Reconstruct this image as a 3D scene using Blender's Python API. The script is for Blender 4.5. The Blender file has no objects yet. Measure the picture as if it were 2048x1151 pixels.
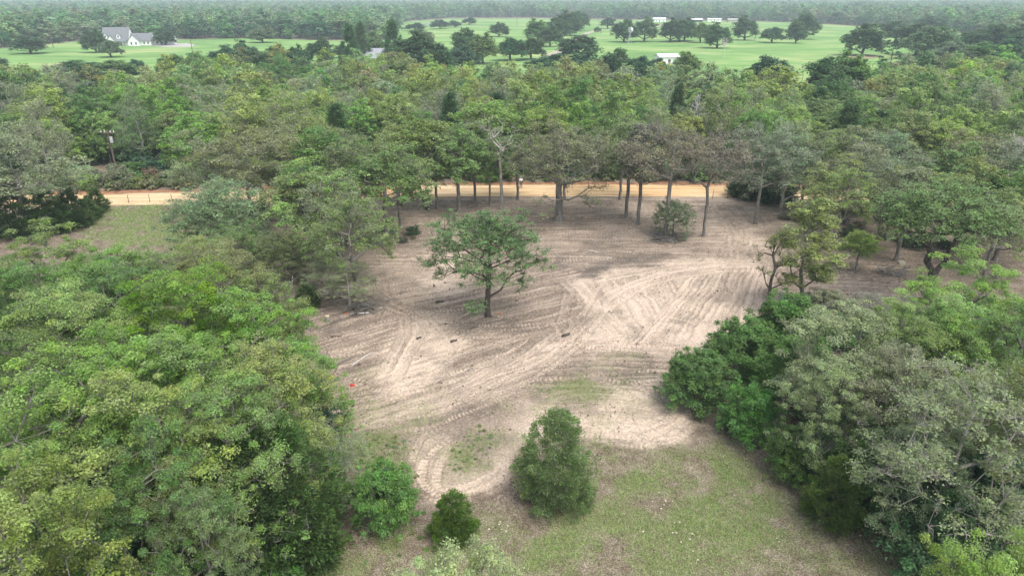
import bpy, math, random
import numpy as np
from mathutils import Vector, Matrix

# ------------------------------------------------------------------ camera, sky, sun, exposure
SC = bpy.context.scene
COLL = SC.collection
CAM_H = 27.0
FPX = 2048 * 24.0 / 36.0
PITCH = math.atan(574.0 / FPX)
cam_data = bpy.data.cameras.new('camera')
cam_data.lens = 24.0
cam_data.sensor_width = 36.0
cam_data.clip_end = 40000.0
cam = bpy.data.objects.new('camera', cam_data)
cam.location = (0, 0, CAM_H)
cam.rotation_euler = (math.pi / 2 - PITCH, 0, 0)
COLL.objects.link(cam)
SC.camera = cam

SUN_EL = math.radians(62)
SUN_AZ = math.radians(140)          # clockwise from +Y (away from the camera) towards +X
world = bpy.data.worlds.new('World')
SC.world = world
world.use_nodes = True
wn = world.node_tree.nodes
wl = world.node_tree.links
bg = wn['Background']
sky = wn.new('ShaderNodeTexSky')
sky.sky_type = 'NISHITA'
sky.sun_disc = False
sky.sun_elevation = SUN_EL
sky.sun_rotation = SUN_AZ
sky.dust_density = 4.0
sky.air_density = 1.0
hs = wn.new('ShaderNodeHueSaturation')      # a cloud layer greys the blue out of the sky
hs.inputs['Saturation'].default_value = 0.6
wl.new(sky.outputs['Color'], hs.inputs['Color'])
wl.new(hs.outputs['Color'], bg.inputs['Color'])
bg.inputs['Strength'].default_value = 0.15

sun_data = bpy.data.lights.new('sun', 'SUN')
sun_data.energy = 1.15
sun_data.angle = math.radians(40)
sun_data.color = (1.0, 0.975, 0.94)
sun = bpy.data.objects.new('sun', sun_data)
sdir = Vector((math.sin(SUN_AZ) * math.cos(SUN_EL), math.cos(SUN_AZ) * math.cos(SUN_EL), math.sin(SUN_EL)))
sun.rotation_euler = sdir.to_track_quat('Z', 'Y').to_euler()
sun.location = (0, 0, 200)
COLL.objects.link(sun)

SC.view_settings.view_transform = 'Standard'
SC.view_settings.look = 'None'
SC.view_settings.gamma = 1.0
SC.view_settings.exposure = 0.97
SC.cycles.max_bounces = 6
SC.cycles.use_light_tree = False
SC.cycles.diffuse_bounces = 4
SC.cycles.glossy_bounces = 1
SC.cycles.transmission_bounces = 3
SC.cycles.volume_bounces = 0
SC.cycles.use_denoising = True
SC.cycles.adaptive_threshold = 0.02

# ------------------------------------------------------------------ pixel <-> ground helpers (photo pixels, 2048 wide)
CP, SP = math.cos(PITCH), math.sin(PITCH)


def ray(px, py):
    a = (px - 1024.0) / FPX
    b = (575.5 - py) / FPX
    return a, CP + b * SP, -SP + b * CP


def G(px, py, z=0.0):
    dx, dy, dz = ray(px, py)
    t = (CAM_H - z) / -dz
    return dx * t, dy * t


def proj(x, y, z=0.0):
    zz = z - CAM_H
    depth = y * CP - zz * SP
    up = y * SP + zz * CP
    return 1024.0 + FPX * x / depth, 575.5 - FPX * up / depth


def terrain(x, y):
    d = np.hypot(x, y)
    t = np.clip((d - 1250.0) / 2300.0, 0, 1)
    return 15.5 * t * t * (3 - 2 * t)


# ------------------------------------------------------------------ materials
def mat_new(name):
    m = bpy.data.materials.new(name)
    m.use_nodes = True
    nt = m.node_tree
    nt.nodes.clear()
    out = nt.nodes.new('ShaderNodeOutputMaterial')
    return m, nt, nt.nodes, nt.links, out


def noise_node(nt, scale, detail=4, rough=0.6, vec=None):
    n = nt.nodes.new('ShaderNodeTexNoise')
    n.inputs['Scale'].default_value = scale
    n.inputs['Detail'].default_value = detail
    n.inputs['Roughness'].default_value = rough
    if vec is not None:
        nt.links.new(vec, n.inputs['Vector'])
    return n


def ramp_node(nt, fac, stops):
    r = nt.nodes.new('ShaderNodeValToRGB')
    el = r.color_ramp.elements
    while len(el) < len(stops):
        el.new(0.5)
    for e, (p, c) in zip(el, stops):
        e.position = p
        e.color = (*c, 1)
    nt.links.new(fac, r.inputs['Fac'])
    return r


def mixrgb(nt, mode, fac, a, b):
    n = nt.nodes.new('ShaderNodeMix')
    n.data_type = 'RGBA'
    n.blend_type = mode
    for key, v in ((0, fac), (6, a), (7, b)):
        if hasattr(v, 'is_linked'):
            nt.links.new(v, n.inputs[key])
        elif key == 0:
            n.inputs[0].default_value = v
        else:
            n.inputs[key].default_value = (*v, 1)
    return n.outputs[2]


def simple_mat(name, col, rough=0.8, spec=0.2, nscale=None, namp=0.25, bump=0.0, metal=0.0):
    m, nt, N, L, out = mat_new(name)
    p = N.new('ShaderNodeBsdfPrincipled')
    p.inputs['Roughness'].default_value = rough
    p.inputs['Specular IOR Level'].default_value = spec
    p.inputs['Metallic'].default_value = metal
    if nscale:
        tc = N.new('ShaderNodeTexCoord')
        n = noise_node(nt, nscale, 5, 0.65, tc.outputs['Object'])
        lo = tuple(c * (1 - namp) for c in col)
        hi = tuple(min(1, c * (1 + namp)) for c in col)
        r = ramp_node(nt, n.outputs['Fac'], [(0.3, lo), (0.7, hi)])
        L.new(r.outputs['Color'], p.inputs['Base Color'])
        if bump:
            b = N.new('ShaderNodeBump')
            b.inputs['Strength'].default_value = bump
            b.inputs['Distance'].default_value = 0.03
            L.new(n.outputs['Fac'], b.inputs['Height'])
            L.new(b.outputs['Normal'], p.inputs['Normal'])
    else:
        p.inputs['Base Color'].default_value = (*col, 1)
    L.new(p.outputs[0], out.inputs[0])
    return m


def leaf_mat(name, instanced, transl=0.46):
    m, nt, N, L, out = mat_new(name)
    if instanced:
        src = N.new('ShaderNodeAttribute')
        src.attribute_type = 'INSTANCER'
        src.attribute_name = 'tint'
        tint = src.outputs['Color']
    else:
        src = N.new('ShaderNodeObjectInfo')
        tint = src.outputs['Color']
    va = N.new('ShaderNodeAttribute')
    va.attribute_name = 'var'
    sep = N.new('ShaderNodeSeparateColor')
    L.new(va.outputs['Color'], sep.inputs[0])
    h = N.new('ShaderNodeHueSaturation')
    L.new(tint, h.inputs['Color'])
    L.new(sep.outputs[0], h.inputs['Value'])
    mp = N.new('ShaderNodeMapRange')
    mp.inputs['To Min'].default_value = 0.489
    mp.inputs['To Max'].default_value = 0.536
    L.new(sep.outputs[1], mp.inputs['Value'])
    L.new(mp.outputs[0], h.inputs['Hue'])
    sa = N.new('ShaderNodeMapRange')
    sa.inputs['To Min'].default_value = 0.86
    sa.inputs['To Max'].default_value = 1.14
    L.new(sep.outputs[2], sa.inputs['Value'])
    L.new(sa.outputs[0], h.inputs['Saturation'])
    p = N.new('ShaderNodeBsdfPrincipled')
    p.inputs['Roughness'].default_value = 0.55
    p.inputs['Specular IOR Level'].default_value = 0.25
    L.new(h.outputs[0], p.inputs['Base Color'])
    t = N.new('ShaderNodeBsdfTranslucent')
    h2 = N.new('ShaderNodeHueSaturation')
    h2.inputs['Value'].default_value = 1.25
    h2.inputs['Hue'].default_value = 0.485
    L.new(h.outputs[0], h2.inputs['Color'])
    L.new(h2.outputs[0], t.inputs['Color'])
    mx = N.new('ShaderNodeMixShader')
    mx.inputs[0].default_value = transl
    L.new(p.outputs[0], mx.inputs[1])
    L.new(t.outputs[0], mx.inputs[2])
    L.new(mx.outputs[0], out.inputs[0])
    return m


def bark_mat(name, c0, c1):
    m, nt, N, L, out = mat_new(name)
    tc = N.new('ShaderNodeTexCoord')
    mp = N.new('ShaderNodeMapping')
    mp.inputs['Scale'].default_value = (1, 1, 0.25)
    L.new(tc.outputs['Object'], mp.inputs['Vector'])
    n = noise_node(nt, 5.0, 6, 0.7, mp.outputs[0])
    r = ramp_node(nt, n.outputs['Fac'], [(0.35, c0), (0.65, c1)])
    p = N.new('ShaderNodeBsdfPrincipled')
    p.inputs['Roughness'].default_value = 0.9
    p.inputs['Specular IOR Level'].default_value = 0.1
    L.new(r.outputs['Color'], p.inputs['Base Color'])
    b = N.new('ShaderNodeBump')
    b.inputs['Strength'].default_value = 0.8
    b.inputs['Distance'].default_value = 0.05
    L.new(n.outputs['Fac'], b.inputs['Height'])
    L.new(b.outputs['Normal'], p.inputs['Normal'])
    L.new(p.outputs[0], out.inputs[0])
    return m


M = {}
M['leaf'] = leaf_mat('leaf', False)
M['leaf_far'] = leaf_mat('leaf_far', True)
M['bark'] = bark_mat('bark_grey', (0.105, 0.095, 0.083), (0.27, 0.255, 0.225))
M['bark_pale'] = bark_mat('bark_lichen', (0.20, 0.19, 0.165), (0.42, 0.40, 0.355))
M['bark_dark'] = bark_mat('bark_dark', (0.045, 0.038, 0.032), (0.14, 0.12, 0.10))
M['deadwood'] = bark_mat('deadwood', (0.34, 0.325, 0.30), (0.60, 0.57, 0.53))
M['white'] = simple_mat('white_siding', (0.82, 0.82, 0.80), 0.6, 0.3, 0.8, 0.05)
M['roof'] = simple_mat('grey_shingle', (0.17, 0.18, 0.19), 0.85, 0.2, 1.5, 0.2)
M['metal_roof'] = simple_mat('metal_roof', (0.55, 0.56, 0.58), 0.45, 0.4, 0.6, 0.12)
M['old_roof'] = simple_mat('weathered_metal_roof', (0.27, 0.28, 0.31), 0.6, 0.3, 0.6, 0.2)
M['white_roof'] = simple_mat('white_roof', (0.66, 0.66, 0.66), 0.5, 0.3, 0.7, 0.06)
M['glass'] = simple_mat('window_glass', (0.05, 0.06, 0.07), 0.15, 0.6)
M['dark'] = simple_mat('dark_void', (0.03, 0.03, 0.03), 0.9)
M['door'] = simple_mat('door_brown', (0.12, 0.06, 0.045), 0.6)
M['concrete'] = simple_mat('concrete', (0.38, 0.365, 0.33), 0.9, 0.2, 0.5, 0.15)
M['galv'] = simple_mat('galvanised', (0.55, 0.57, 0.58), 0.45, 0.5, 3, 0.1, 0, 0.4)
M['pole'] = simple_mat('pole_wood', (0.13, 0.10, 0.08), 0.9, 0.1, 4, 0.3)
M['wire'] = simple_mat('wire', (0.10, 0.10, 0.10), 0.6)
M['ceramic'] = simple_mat('insulator', (0.75, 0.75, 0.75), 0.3, 0.5)
M['stone'] = simple_mat('pale_stone', (0.52, 0.48, 0.37), 0.9, 0.1, 6, 0.2)
M['orange'] = simple_mat('orange_plastic', (0.75, 0.13, 0.04), 0.6)
M['red'] = simple_mat('red_plastic', (0.62, 0.07, 0.045), 0.6)
M['rubber'] = simple_mat('rubber', (0.02, 0.02, 0.02), 0.8)
M['carpaint'] = simple_mat('car_paint', (0.75, 0.75, 0.76), 0.25, 0.5)
M['skin'] = simple_mat('skin', (0.45, 0.28, 0.20), 0.6)
M['shirt'] = simple_mat('white_shirt', (0.80, 0.80, 0.80), 0.8, 0.2, 8, 0.05)
M['jeans'] = simple_mat('grey_trousers', (0.16, 0.17, 0.19), 0.85, 0.2, 10, 0.1)
M['wood_cut'] = simple_mat('cut_wood', (0.50, 0.38, 0.24), 0.8, 0.1, 6, 0.2)


# ------------------------------------------------------------------ object helpers
def tag(o, label=None, cat=None, group=None, kind=None):
    if label: o['label'] = label
    if cat: o['category'] = cat
    if group: o['group'] = group
    if kind: o['kind'] = kind
    return o


def mesh_np(name, verts, faces, mat=None, nside=None, smooth=False, attrs=None):
    """verts (n,3); faces (m,k) array with a fixed k."""
    verts = np.asarray(verts, np.float32)
    faces = np.asarray(faces, np.int32)
    me = bpy.data.meshes.new(name)
    k = faces.shape[1]
    me.vertices.add(len(verts))
    me.vertices.foreach_set('co', verts.ravel())
    me.loops.add(faces.size)
    me.loops.foreach_set('vertex_index', faces.ravel())
    me.polygons.add(len(faces))
    me.polygons.foreach_set('loop_start', np.arange(0, faces.size, k, dtype=np.int32))
    me.polygons.foreach_set('loop_total', np.full(len(faces), k, np.int32))
    if smooth:
        me.polygons.foreach_set('use_smooth', np.ones(len(faces), bool))
    for an, (typ, arr) in (attrs or {}).items():
        a = me.attributes.new(an, typ, 'POINT')
        key = {'FLOAT': 'value', 'FLOAT_COLOR': 'color', 'FLOAT_VECTOR': 'vector', 'INT': 'value'}[typ]
        a.data.foreach_set(key, np.asarray(arr, np.int32 if typ == 'INT' else np.float32).ravel())
    me.update(calc_edges=True)
    if mat is not None:
        me.materials.append(mat)
    return me


def link(name, me, parent=None, loc=None):
    o = bpy.data.objects.new(name, me)
    COLL.objects.link(o)
    if parent is not None:
        o.parent = parent
    if loc is not None:
        o.location = loc
    return o


def empty(name, loc=(0, 0, 0), rz=0.0):
    o = bpy.data.objects.new(name, None)
    o.empty_display_size = 0.5
    COLL.objects.link(o)
    o.location = loc
    o.rotation_euler = (0, 0, rz)
    return o


class MB:
    """collects polygons into one mesh"""
    def __init__(self):
        self.v, self.f = [], []

    def add(self, vs, fs):
        n = len(self.v)
        self.v += [tuple(v) for v in vs]
        self.f += [tuple(i + n for i in f) for f in fs]
        return self

    def box(self, x0, x1, y0, y1, z0, z1):
        vs = [(x, y, z) for z in (z0, z1) for y in (y0, y1) for x in (x0, x1)]
        return self.add(vs, [(0, 2, 3, 1), (4, 5, 7, 6), (0, 1, 5, 4), (2, 6, 7, 3), (0, 4, 6, 2), (1, 3, 7, 5)])

    def prism(self, poly, axis, a0, a1):
        """extrude a 2d polygon; axis 'x': poly is (y,z); axis 'y': poly is (x,z); axis 'z': poly is (x,y)"""
        n = len(poly)
        mk = {'x': lambda p, a: (a, p[0], p[1]), 'y': lambda p, a: (p[0], a, p[1]), 'z': lambda p, a: (p[0], p[1], a)}[axis]
        vs = [mk(p, a0) for p in poly] + [mk(p, a1) for p in poly]
        fs = [tuple(range(n)), tuple(range(2 * n - 1, n - 1, -1))]
        fs += [(i, i + n, (i + 1) % n + n, (i + 1) % n) for i in range(n)]
        return self.add(vs, fs)

    def tube(self, pts, rads, k=6):
        pts = [Vector(p) for p in pts]
        if not hasattr(rads, '__len__'):
            rads = [rads] * len(pts)
        n0 = len(self.v)
        for i, p in enumerate(pts):
            d = (pts[min(i + 1, len(pts) - 1)] - pts[max(i - 1, 0)]).normalized()
            a = d.orthogonal().normalized() if abs(d.z) < 0.9 else Vector((1, 0, 0)).cross(d).normalized()
            b = d.cross(a)
            for j in range(k):
                t = 2 * math.pi * j / k
                self.v.append(tuple(p + (a * math.cos(t) + b * math.sin(t)) * rads[i]))
        for i in range(len(pts) - 1):
            for j in range(k):
                q = n0 + i * k
                self.f.append((q + j, q + (j + 1) % k, q + k + (j + 1) % k, q + k + j))
        self.f.append(tuple(n0 + j for j in range(k))[::-1])
        self.f.append(tuple(n0 + (len(pts) - 1) * k + j for j in range(k)))
        return self

    def build(self, name, mat, parent=None, smooth=False, loc=None):
        me = bpy.data.meshes.new(name)
        me.from_pydata(self.v, [], self.f)
        me.update()
        me.materials.append(mat)
        if smooth:
            me.polygons.foreach_set('use_smooth', [True] * len(me.polygons))
        return link(name, me, parent, loc)


# ------------------------------------------------------------------ numpy noise
def vnoise(x, y, seed, octaves=3, scale=1.0):
    rng = np.random.default_rng(seed)
    tab = rng.random((257, 257))
    out = np.zeros_like(x)
    amp, tot = 1.0, 0.0
    for o in range(octaves):
        u = x * scale * 2 ** o + 37.3 * o
        v = y * scale * 2 ** o + 11.7 * o
        iu, iv = np.floor(u).astype(int), np.floor(v).astype(int)
        fu, fv = u - iu, v - iv
        fu = fu * fu * (3 - 2 * fu)
        fv = fv * fv * (3 - 2 * fv)
        iu &= 255
        iv &= 255
        a = tab[iu, iv] * (1 - fu) + tab[iu + 1, iv] * fu
        b = tab[iu, iv + 1] * (1 - fu) + tab[iu + 1, iv + 1] * fu
        out += amp * (a * (1 - fv) + b * fv)
        tot += amp
        amp *= 0.55
    return out / tot


def inpoly(x, y, poly):
    c = np.zeros(x.shape, bool)
    n = len(poly)
    for i in range(n):
        x0, y0 = poly[i]
        x1, y1 = poly[(i + 1) % n]
        if y0 == y1:
            continue
        k = ((y0 > y) != (y1 > y)) & (x < (x1 - x0) * (y - y0) / (y1 - y0) + x0)
        c ^= k
    return c


# ------------------------------------------------------------------ the ground: one sheet, fine where the clearing is, out to the horizon
def ground_axes():
    y = -70.0
    ys = []
    while y < 26.0:
        ys.append(y)
        y += 2.5 if y < 10 else 0.5
    y = 26.0
    while y < 99.0:
        ys.append(y)
        y += 0.0029 * y
    while y < 118.0:
        ys.append(y)
        y += 0.8
    while y < 9000.0:
        ys.append(y)
        y *= 1.035
    us = np.concatenate([np.linspace(-2.2, -0.68, 22)[:-1], np.linspace(-0.68, 0.68, 780), np.linspace(0.68, 2.2, 22)[1:]])
    return np.array(ys), us


GY, GU = ground_axes()


def gw(y):
    return np.sqrt(np.maximum(y, 0) ** 2 + 30.0 ** 2)


NY, NU = len(GY), len(GU)
XX = GU[None, :] * gw(GY)[:, None]
YY = np.repeat(GY[:, None], NU, 1)
near = (YY > 20) & (YY < 125)

HH = np.zeros_like(XX)                 # relief
SAND = np.zeros_like(XX)               # pale sand 0..1, plus the tone of the tracks
GRASS = np.zeros_like(XX)              # living grass 0..1
DARK = np.zeros_like(XX)               # dark humus / ash 0..1
LITT = np.ones_like(XX)                # brown leaf litter 0..1

fade = np.clip((135 - YY) / 30, 0, 1) * np.clip((YY + 60) / 20, 0, 1)
n_big = vnoise(XX + 500, YY + 500, 1, 3, 0.06)
n_mid = vnoise(XX + 500, YY + 500, 2, 4, 0.45)
n_fine = vnoise(XX + 500, YY + 500, 3, 3, 2.2)
HH += fade * ((n_big - 0.5) * 0.35 + (n_mid - 0.5) * 0.14)


def gp(pts):
    return [G(px, py) for px, py in pts]


def soft_poly(pix, warp=1.0, seed=5, soft=0.5):
    """mask of a polygon given in photo pixels, laid on the ground, with a ragged soft edge"""
    poly = gp(pix)
    xs = [p[0] for p in poly]
    ys = [p[1] for p in poly]
    sel = (XX > min(xs) - 3) & (XX < max(xs) + 3) & (YY > min(ys) - 3) & (YY < max(ys) + 3)
    m = np.zeros_like(XX)
    x, y = XX[sel], YY[sel]
    acc = np.zeros_like(x)
    w1 = (vnoise(x + 900, y + 900, seed, 4, 0.5) - 0.5) * 2 * warp
    w2 = (vnoise(x + 300, y + 700, seed + 1, 4, 0.5) - 0.5) * 2 * warp
    rng = np.random.default_rng(seed)
    for k in range(7):
        ox, oy = rng.normal(0, soft, 2)
        acc += inpoly(x + w1 + ox + rng.normal(0, soft * 0.4, x.shape), y + w2 + oy + rng.normal(0, soft * 0.6, x.shape), poly)
    m[sel] = acc / 7
    return m


CLEARING = [(600, 745), (560, 700), (530, 640), (560, 600), (520, 530), (560, 450), (700, 412), (820, 392), (1450, 391),
            (1560, 402), (1860, 425), (1960, 470), (1960, 560), (1880, 620), (1640, 612), (1530, 640), (1440, 700), (1345, 725), (1372, 790), (1394, 850),
            (1372, 885), (1290, 898), (1200, 880), (1110, 862), (1042, 900), (1028, 965), (960, 992), (900, 1006), (850, 1000),
            (822, 960), (832, 905), (780, 872), (700, 862), (640, 800)]
m_clear = soft_poly(CLEARING, 0.7, 11, 0.25)
LITT *= 1 - m_clear
SAND += m_clear * (0.21 + 0.34 * (n_mid - 0.35) + 0.5 * (n_big - 0.5))

for pix, amt, wp in (
        ([(1128, 560), (1175, 528), (1240, 535), (1300, 526), (1370, 513), (1470, 513), (1540, 528), (1545, 600), (1490, 660), (1420, 700), (1345, 715), (1255, 695), (1150, 692), (1190, 640), (1165, 600)], 0.42, 0.6),
        ([(740, 765), (770, 690), (830, 632), (905, 625), (930, 690), (870, 750), (800, 792)], 0.42, 0.9),
        ([(845, 505), (925, 500), (935, 590), (880, 600), (850, 560)], 0.5, 1.2),
        ([(1150, 860), (1210, 770), (1330, 740), (1375, 800), (1392, 850), (1370, 884), (1290, 896)], 0.58, 0.5),
        ([(832, 905), (880, 860), (900, 900), (860, 960), (900, 985), (1000, 930), (1040, 850), (1100, 780), (1110, 860), (1030, 970), (960, 992), (860, 1000), (825, 960)], 0.6, 0.4),
        ([(640, 690), (760, 640), (800, 650), (700, 720), (640, 740)], 0.22, 1.0),
        ([(690, 800), (830, 760), (1010, 720), (1140, 650), (1160, 690), (1020, 790), (860, 850), (720, 856)], 0.28, 0.8),
        ([(1640, 545), (1850, 560), (1850, 600), (1650, 600)], 0.25, 1.0),
        ([(1400, 440), (1530, 450), (1540, 500), (1400, 500)], 0.15, 1.0)):
    SAND += amt * soft_poly(pix, wp * 1.6, int(pix[0][0]), 0.75) * (0.75 + 0.5 * n_mid)

for pix, amt in (
        ([(1150, 560), (1170, 530), (1240, 512), (1320, 505), (1360, 512), (1290, 528), (1210, 530), (1200, 556)], 0.75),
        ([(1060, 520), (1200, 490), (1330, 500), (1180, 545)], 0.30),
        ([(920, 655), (985, 630), (1060, 640), (1100, 655), (1020, 668)], 0.45),
        ([(560, 600), (740, 590), (720, 660), (600, 660)], 0.45),
        ([(1340, 640), (1380, 625), (1395, 640), (1360, 655)], 0.5),
        ([(1170, 830), (1240, 700), (1330, 720), (1350, 760), (1210, 790)], 0.32),
        ([(1290, 478), (1390, 470), (1380, 490), (1300, 492)], 0.5),
        ([(1060, 440), (1170, 434), (1170, 448), (1070, 450)], 0.4),
        ([(1700, 560), (1830, 540), (1840, 580), (1740, 585)], 0.3)):
    DARK += amt * soft_poly(pix, 0.9, int(pix[0][0]) + 7, 0.4) * (0.6 + 0.8 * n_mid)

for pix, amt in (
        ([(790, 830), (850, 798), (895, 786), (880, 815), (830, 838)], 0.8),
        ([(1075, 770), (1140, 752), (1215, 752), (1225, 778), (1160, 790), (1080, 785)], 0.7),
        ([(1000, 815), (1040, 800), (1070, 812), (1020, 826)], 0.8),
        ([(895, 935), (900, 890), (960, 850), (1000, 880), (980, 930), (930, 950)], 0.75),
        ([(690, 905), (760, 868), (830, 880), (830, 905), (720, 925)], 0.6),
        ([(1180, 1000), (1090, 930), (1200, 885), (1400, 905), (1500, 960), (1560, 1060), (1450, 1160), (1050, 1200), (1000, 1120), (1090, 1040)], 0.9),
        ([(560, 1200), (660, 1090), (760, 1060), (840, 1090), (950, 1020), (1000, 1060), (900, 1200)], 0.6),
        ([(185, 475), (215, 412), (380, 404), (520, 410), (520, 500), (430, 560), (300, 560)], 1.2),
        ([(1500, 900), (1460, 870), (1390, 880), (1500, 960)], 0.35), ([(1480, 940), (1600, 980), (1760, 1080), (1820, 1160), (1450, 1180), (1540, 1060)], 0.38),
        ([(700, 735), (740, 725), (760, 740), (720, 750)], 0.6),
        ([(1060, 790), (1230, 700), (1330, 720), (1340, 800), (1200, 840)], 0.35), ([(640, 820), (720, 780), (790, 800), (700, 860)], 0.4), ([(640, 870), (780, 880), (830, 1000), (700, 1000)], 0.55)):
    GRASS += amt * soft_poly(pix, 1.3, int(pix[0][1]) + 3, 0.8)
GRASS = np.clip(GRASS, 0, 1) * np.clip(3.4 * vnoise(XX + 200, YY + 100, 31, 5, 0.6) - 0.95, 0.12, 1)
BARE = soft_poly([(1480, 900), (1640, 1000), (1840, 1100), (1840, 1200), (1500, 1200), (1560, 1060)], 1.5, 77, 0.8)
SAND += BARE * np.clip((vnoise(XX + 50, YY + 50, 78, 3, 0.7) - 0.66) * 5, 0, 0.8)
SAND = np.clip(SAND, 0, 1)
DARK = np.clip(DARK + m_clear * np.clip((vnoise(XX + 60, YY + 20, 41, 4, 0.55) - 0.56) * 3.0, 0, 0.55) * (1 - 0.6 * SAND), 0, 1)


# tyre, track and blade marks: ribbons pressed into relief, its shading also coloured in
def resample(path, step):
    P = np.array(path, float)
    # Catmull-Rom through the points
    Q = np.vstack([2 * P[0] - P[1], P, 2 * P[-1] - P[-2]])
    pts = []
    for i in range(1, len(Q) - 2):
        t = np.linspace(0, 1, 40, endpoint=False)[:, None]
        a, b, c, d = Q[i - 1], Q[i], Q[i + 1], Q[i + 2]
        pts.append(0.5 * ((2 * b) + (c - a) * t + (2 * a - 5 * b + 4 * c - d) * t ** 2 + (3 * b - 3 * c + d - a) * t ** 3))
    pts = np.vstack(pts + [P[-1:]])
    s = np.concatenate([[0], np.cumsum(np.hypot(*np.diff(pts, axis=0).T))])
    ss = np.arange(0, s[-1], step)
    return np.stack([np.interp(ss, s, pts[:, 0]), np.interp(ss, s, pts[:, 1])], 1), ss


TRK = np.random.default_rng(99)


def ribbon(path, width, kind, off=0.0, strength=1.0):
    """kind 'tread' = cleated track, 'blade' = scraped pass with fine striations"""
    c, s = resample(path, 0.05)
    if len(c) < 4:
        return
    d = np.gradient(c, axis=0)
    d /= np.hypot(d[:, 0], d[:, 1])[:, None] + 1e-9
    nrm = np.stack([-d[:, 1], d[:, 0]], 1)
    hw = width / 2
    t = np.arange(-hw - 0.14, hw + 0.14, 0.035)
    wob = 0.05 * np.sin(s * 0.7 + TRK.random() * 6)
    px = c[:, None, 0] + nrm[:, None, 0] * (t[None] + off + wob[:, None])
    py = c[:, None, 1] + nrm[:, None, 1] * (t[None] + off + wob[:, None])
    wx = (vnoise(px + 640, py + 40, 301, 3, 0.28) - 0.5) * 0.8 + (vnoise(px + 640, py + 40, 303, 2, 2.0) - 0.5) * 0.16
    wy = (vnoise(px + 140, py + 940, 302, 3, 0.28) - 0.5) * 0.8 + (vnoise(px + 640, py + 40, 304, 2, 2.0) - 0.5) * 0.16
    px = px + wx
    py = py + wy
    at = np.abs(t)[None]
    inner = (at < hw)
    end = np.clip(np.minimum(s, s[-1] - s) / 1.2, 0, 1)[:, None]
    pat = np.clip(2.4 * vnoise(px + 77, py + 77, int(TRK.integers(1000)), 3, 0.55) - 0.75, 0, 1)
    if kind == 'tread':
        ph = np.sin(2 * np.pi * s / 0.34)[:, None] * np.ones_like(px)
        bar = np.clip(ph * 3, -1, 1)
        dz = np.where(inner, -0.03 + 0.03 * bar * pat, 0.055 * np.exp(-((at - hw - 0.05) / 0.05) ** 2))
        ds = np.where(inner, 0.05 + 0.14 * pat + 0.30 * bar * pat, -0.16) * np.ones_like(px)  # bars paler as fresh dry soil, cleat shading put into the colour too
        edge = np.clip((hw + 0.12 - at) / 0.1, 0, 1)
    else:
        st = vnoise(t[None] * 4.5 + TRK.random() * 50 + 0 * px, s[:, None] * 0.12 + 0 * px, int(TRK.integers(1000)), 3, 1.0)
        dz = np.where(inner, (st - 0.5) * 0.14, 0.10 * np.exp(-((at - hw - 0.03) / 0.08) ** 2))
        ds = np.where(inner, (st - 0.5) * 1.0 + 0.04, -0.22) * np.ones_like(px)  # streak tone follows the relief: its shading is put into the colour
        edge = np.clip((hw + 0.14 - at) / 0.12, 0, 1)
    w = strength * end * edge * np.clip(0.45 + 1.2 * vnoise(px + 7, py + 17, int(TRK.integers(1000)), 2, 0.35), 0, 1)
    iy = np.clip(np.searchsorted(GY, py), 1, NY - 1)
    iy -= (py - GY[iy - 1]) < (GY[iy] - py)
    u = px / gw(py)
    iu = np.clip(np.searchsorted(GU, u), 1, NU - 1)
    iu -= (u - GU[iu - 1]) < (GU[iu] - u)
    ok = (py > 20) & (py < 110)
    idx = (iy * NU + iu)[ok]
    w = w[ok]
    base = TRACK_H.ravel()[idx]
    TRACK_H.ravel()[idx] = base * (1 - w) + dz[ok] * w
    TRACK_S.ravel()[idx] = TRACK_S.ravel()[idx] * (1 - w) + ds[ok] * w
    TRACK_G.ravel()[idx] = np.maximum(TRACK_G.ravel()[idx], w * 0.8)


TRACK_H = np.zeros_like(XX)
TRACK_S = np.zeros_like(XX)
TRACK_G = np.zeros_like(XX)


def cp7(pts):   # points read off an enlargement of the photo's lower middle
    return [(500 + a * 0.4787, 600 + b * 0.4787) for a, b in pts]


def pair(pix, gauge=1.35, w=0.42, kind='tread', strength=1.0):
    p = gp(pix)
    ribbon(p, w, kind, -gauge / 2, strength)
    ribbon(p, w, kind, gauge / 2, strength)


def single(pix, w=0.45, kind='tread', strength=1.0):
    ribbon(gp(pix), w, kind, 0, strength)


# a first layer of broad scraped passes that gives the whole clearing its streaked grain
for k in range(34):
    f = k / 33
    y0 = 396 + 130 * f
    single([(790 - 60 * f, y0 + TRK.uniform(-4, 4)), (1000, y0 + TRK.uniform(-8, 8)), (1250, y0 + TRK.uniform(-8, 8)), (1560 + 60 * f, y0 + TRK.uniform(-4, 10))], TRK.uniform(1.5, 3.0), 'blade', 0.9)
for k in range(16):
    f = k / 15
    single([(1540, 420 + 180 * f), (1700, 425 + 178 * f), (1900, 440 + 172 * f)], 2.6, 'blade', 0.9)
for k in range(22):
    f = k / 21
    single([(540 + 60 * f, 640 + 240 * f + TRK.uniform(-6, 6)), (760 + 40 * f, 585 + 245 * f + TRK.uniform(-8, 8)), (960 + 40 * f, 540 + 220 * f), (1160 + 50 * f, 505 + 190 * f)], TRK.uniform(1.2, 2.2), 'blade', 0.95)
for k in range(10):
    f = k / 9
    single([(1050 + 30 * f, 700 + 180 * f), (1200, 700 + 170 * f + TRK.uniform(-8, 8)), (1380, 700 + 180 * f)], TRK.uniform(1.0, 1.8), 'blade', 0.9)
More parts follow.
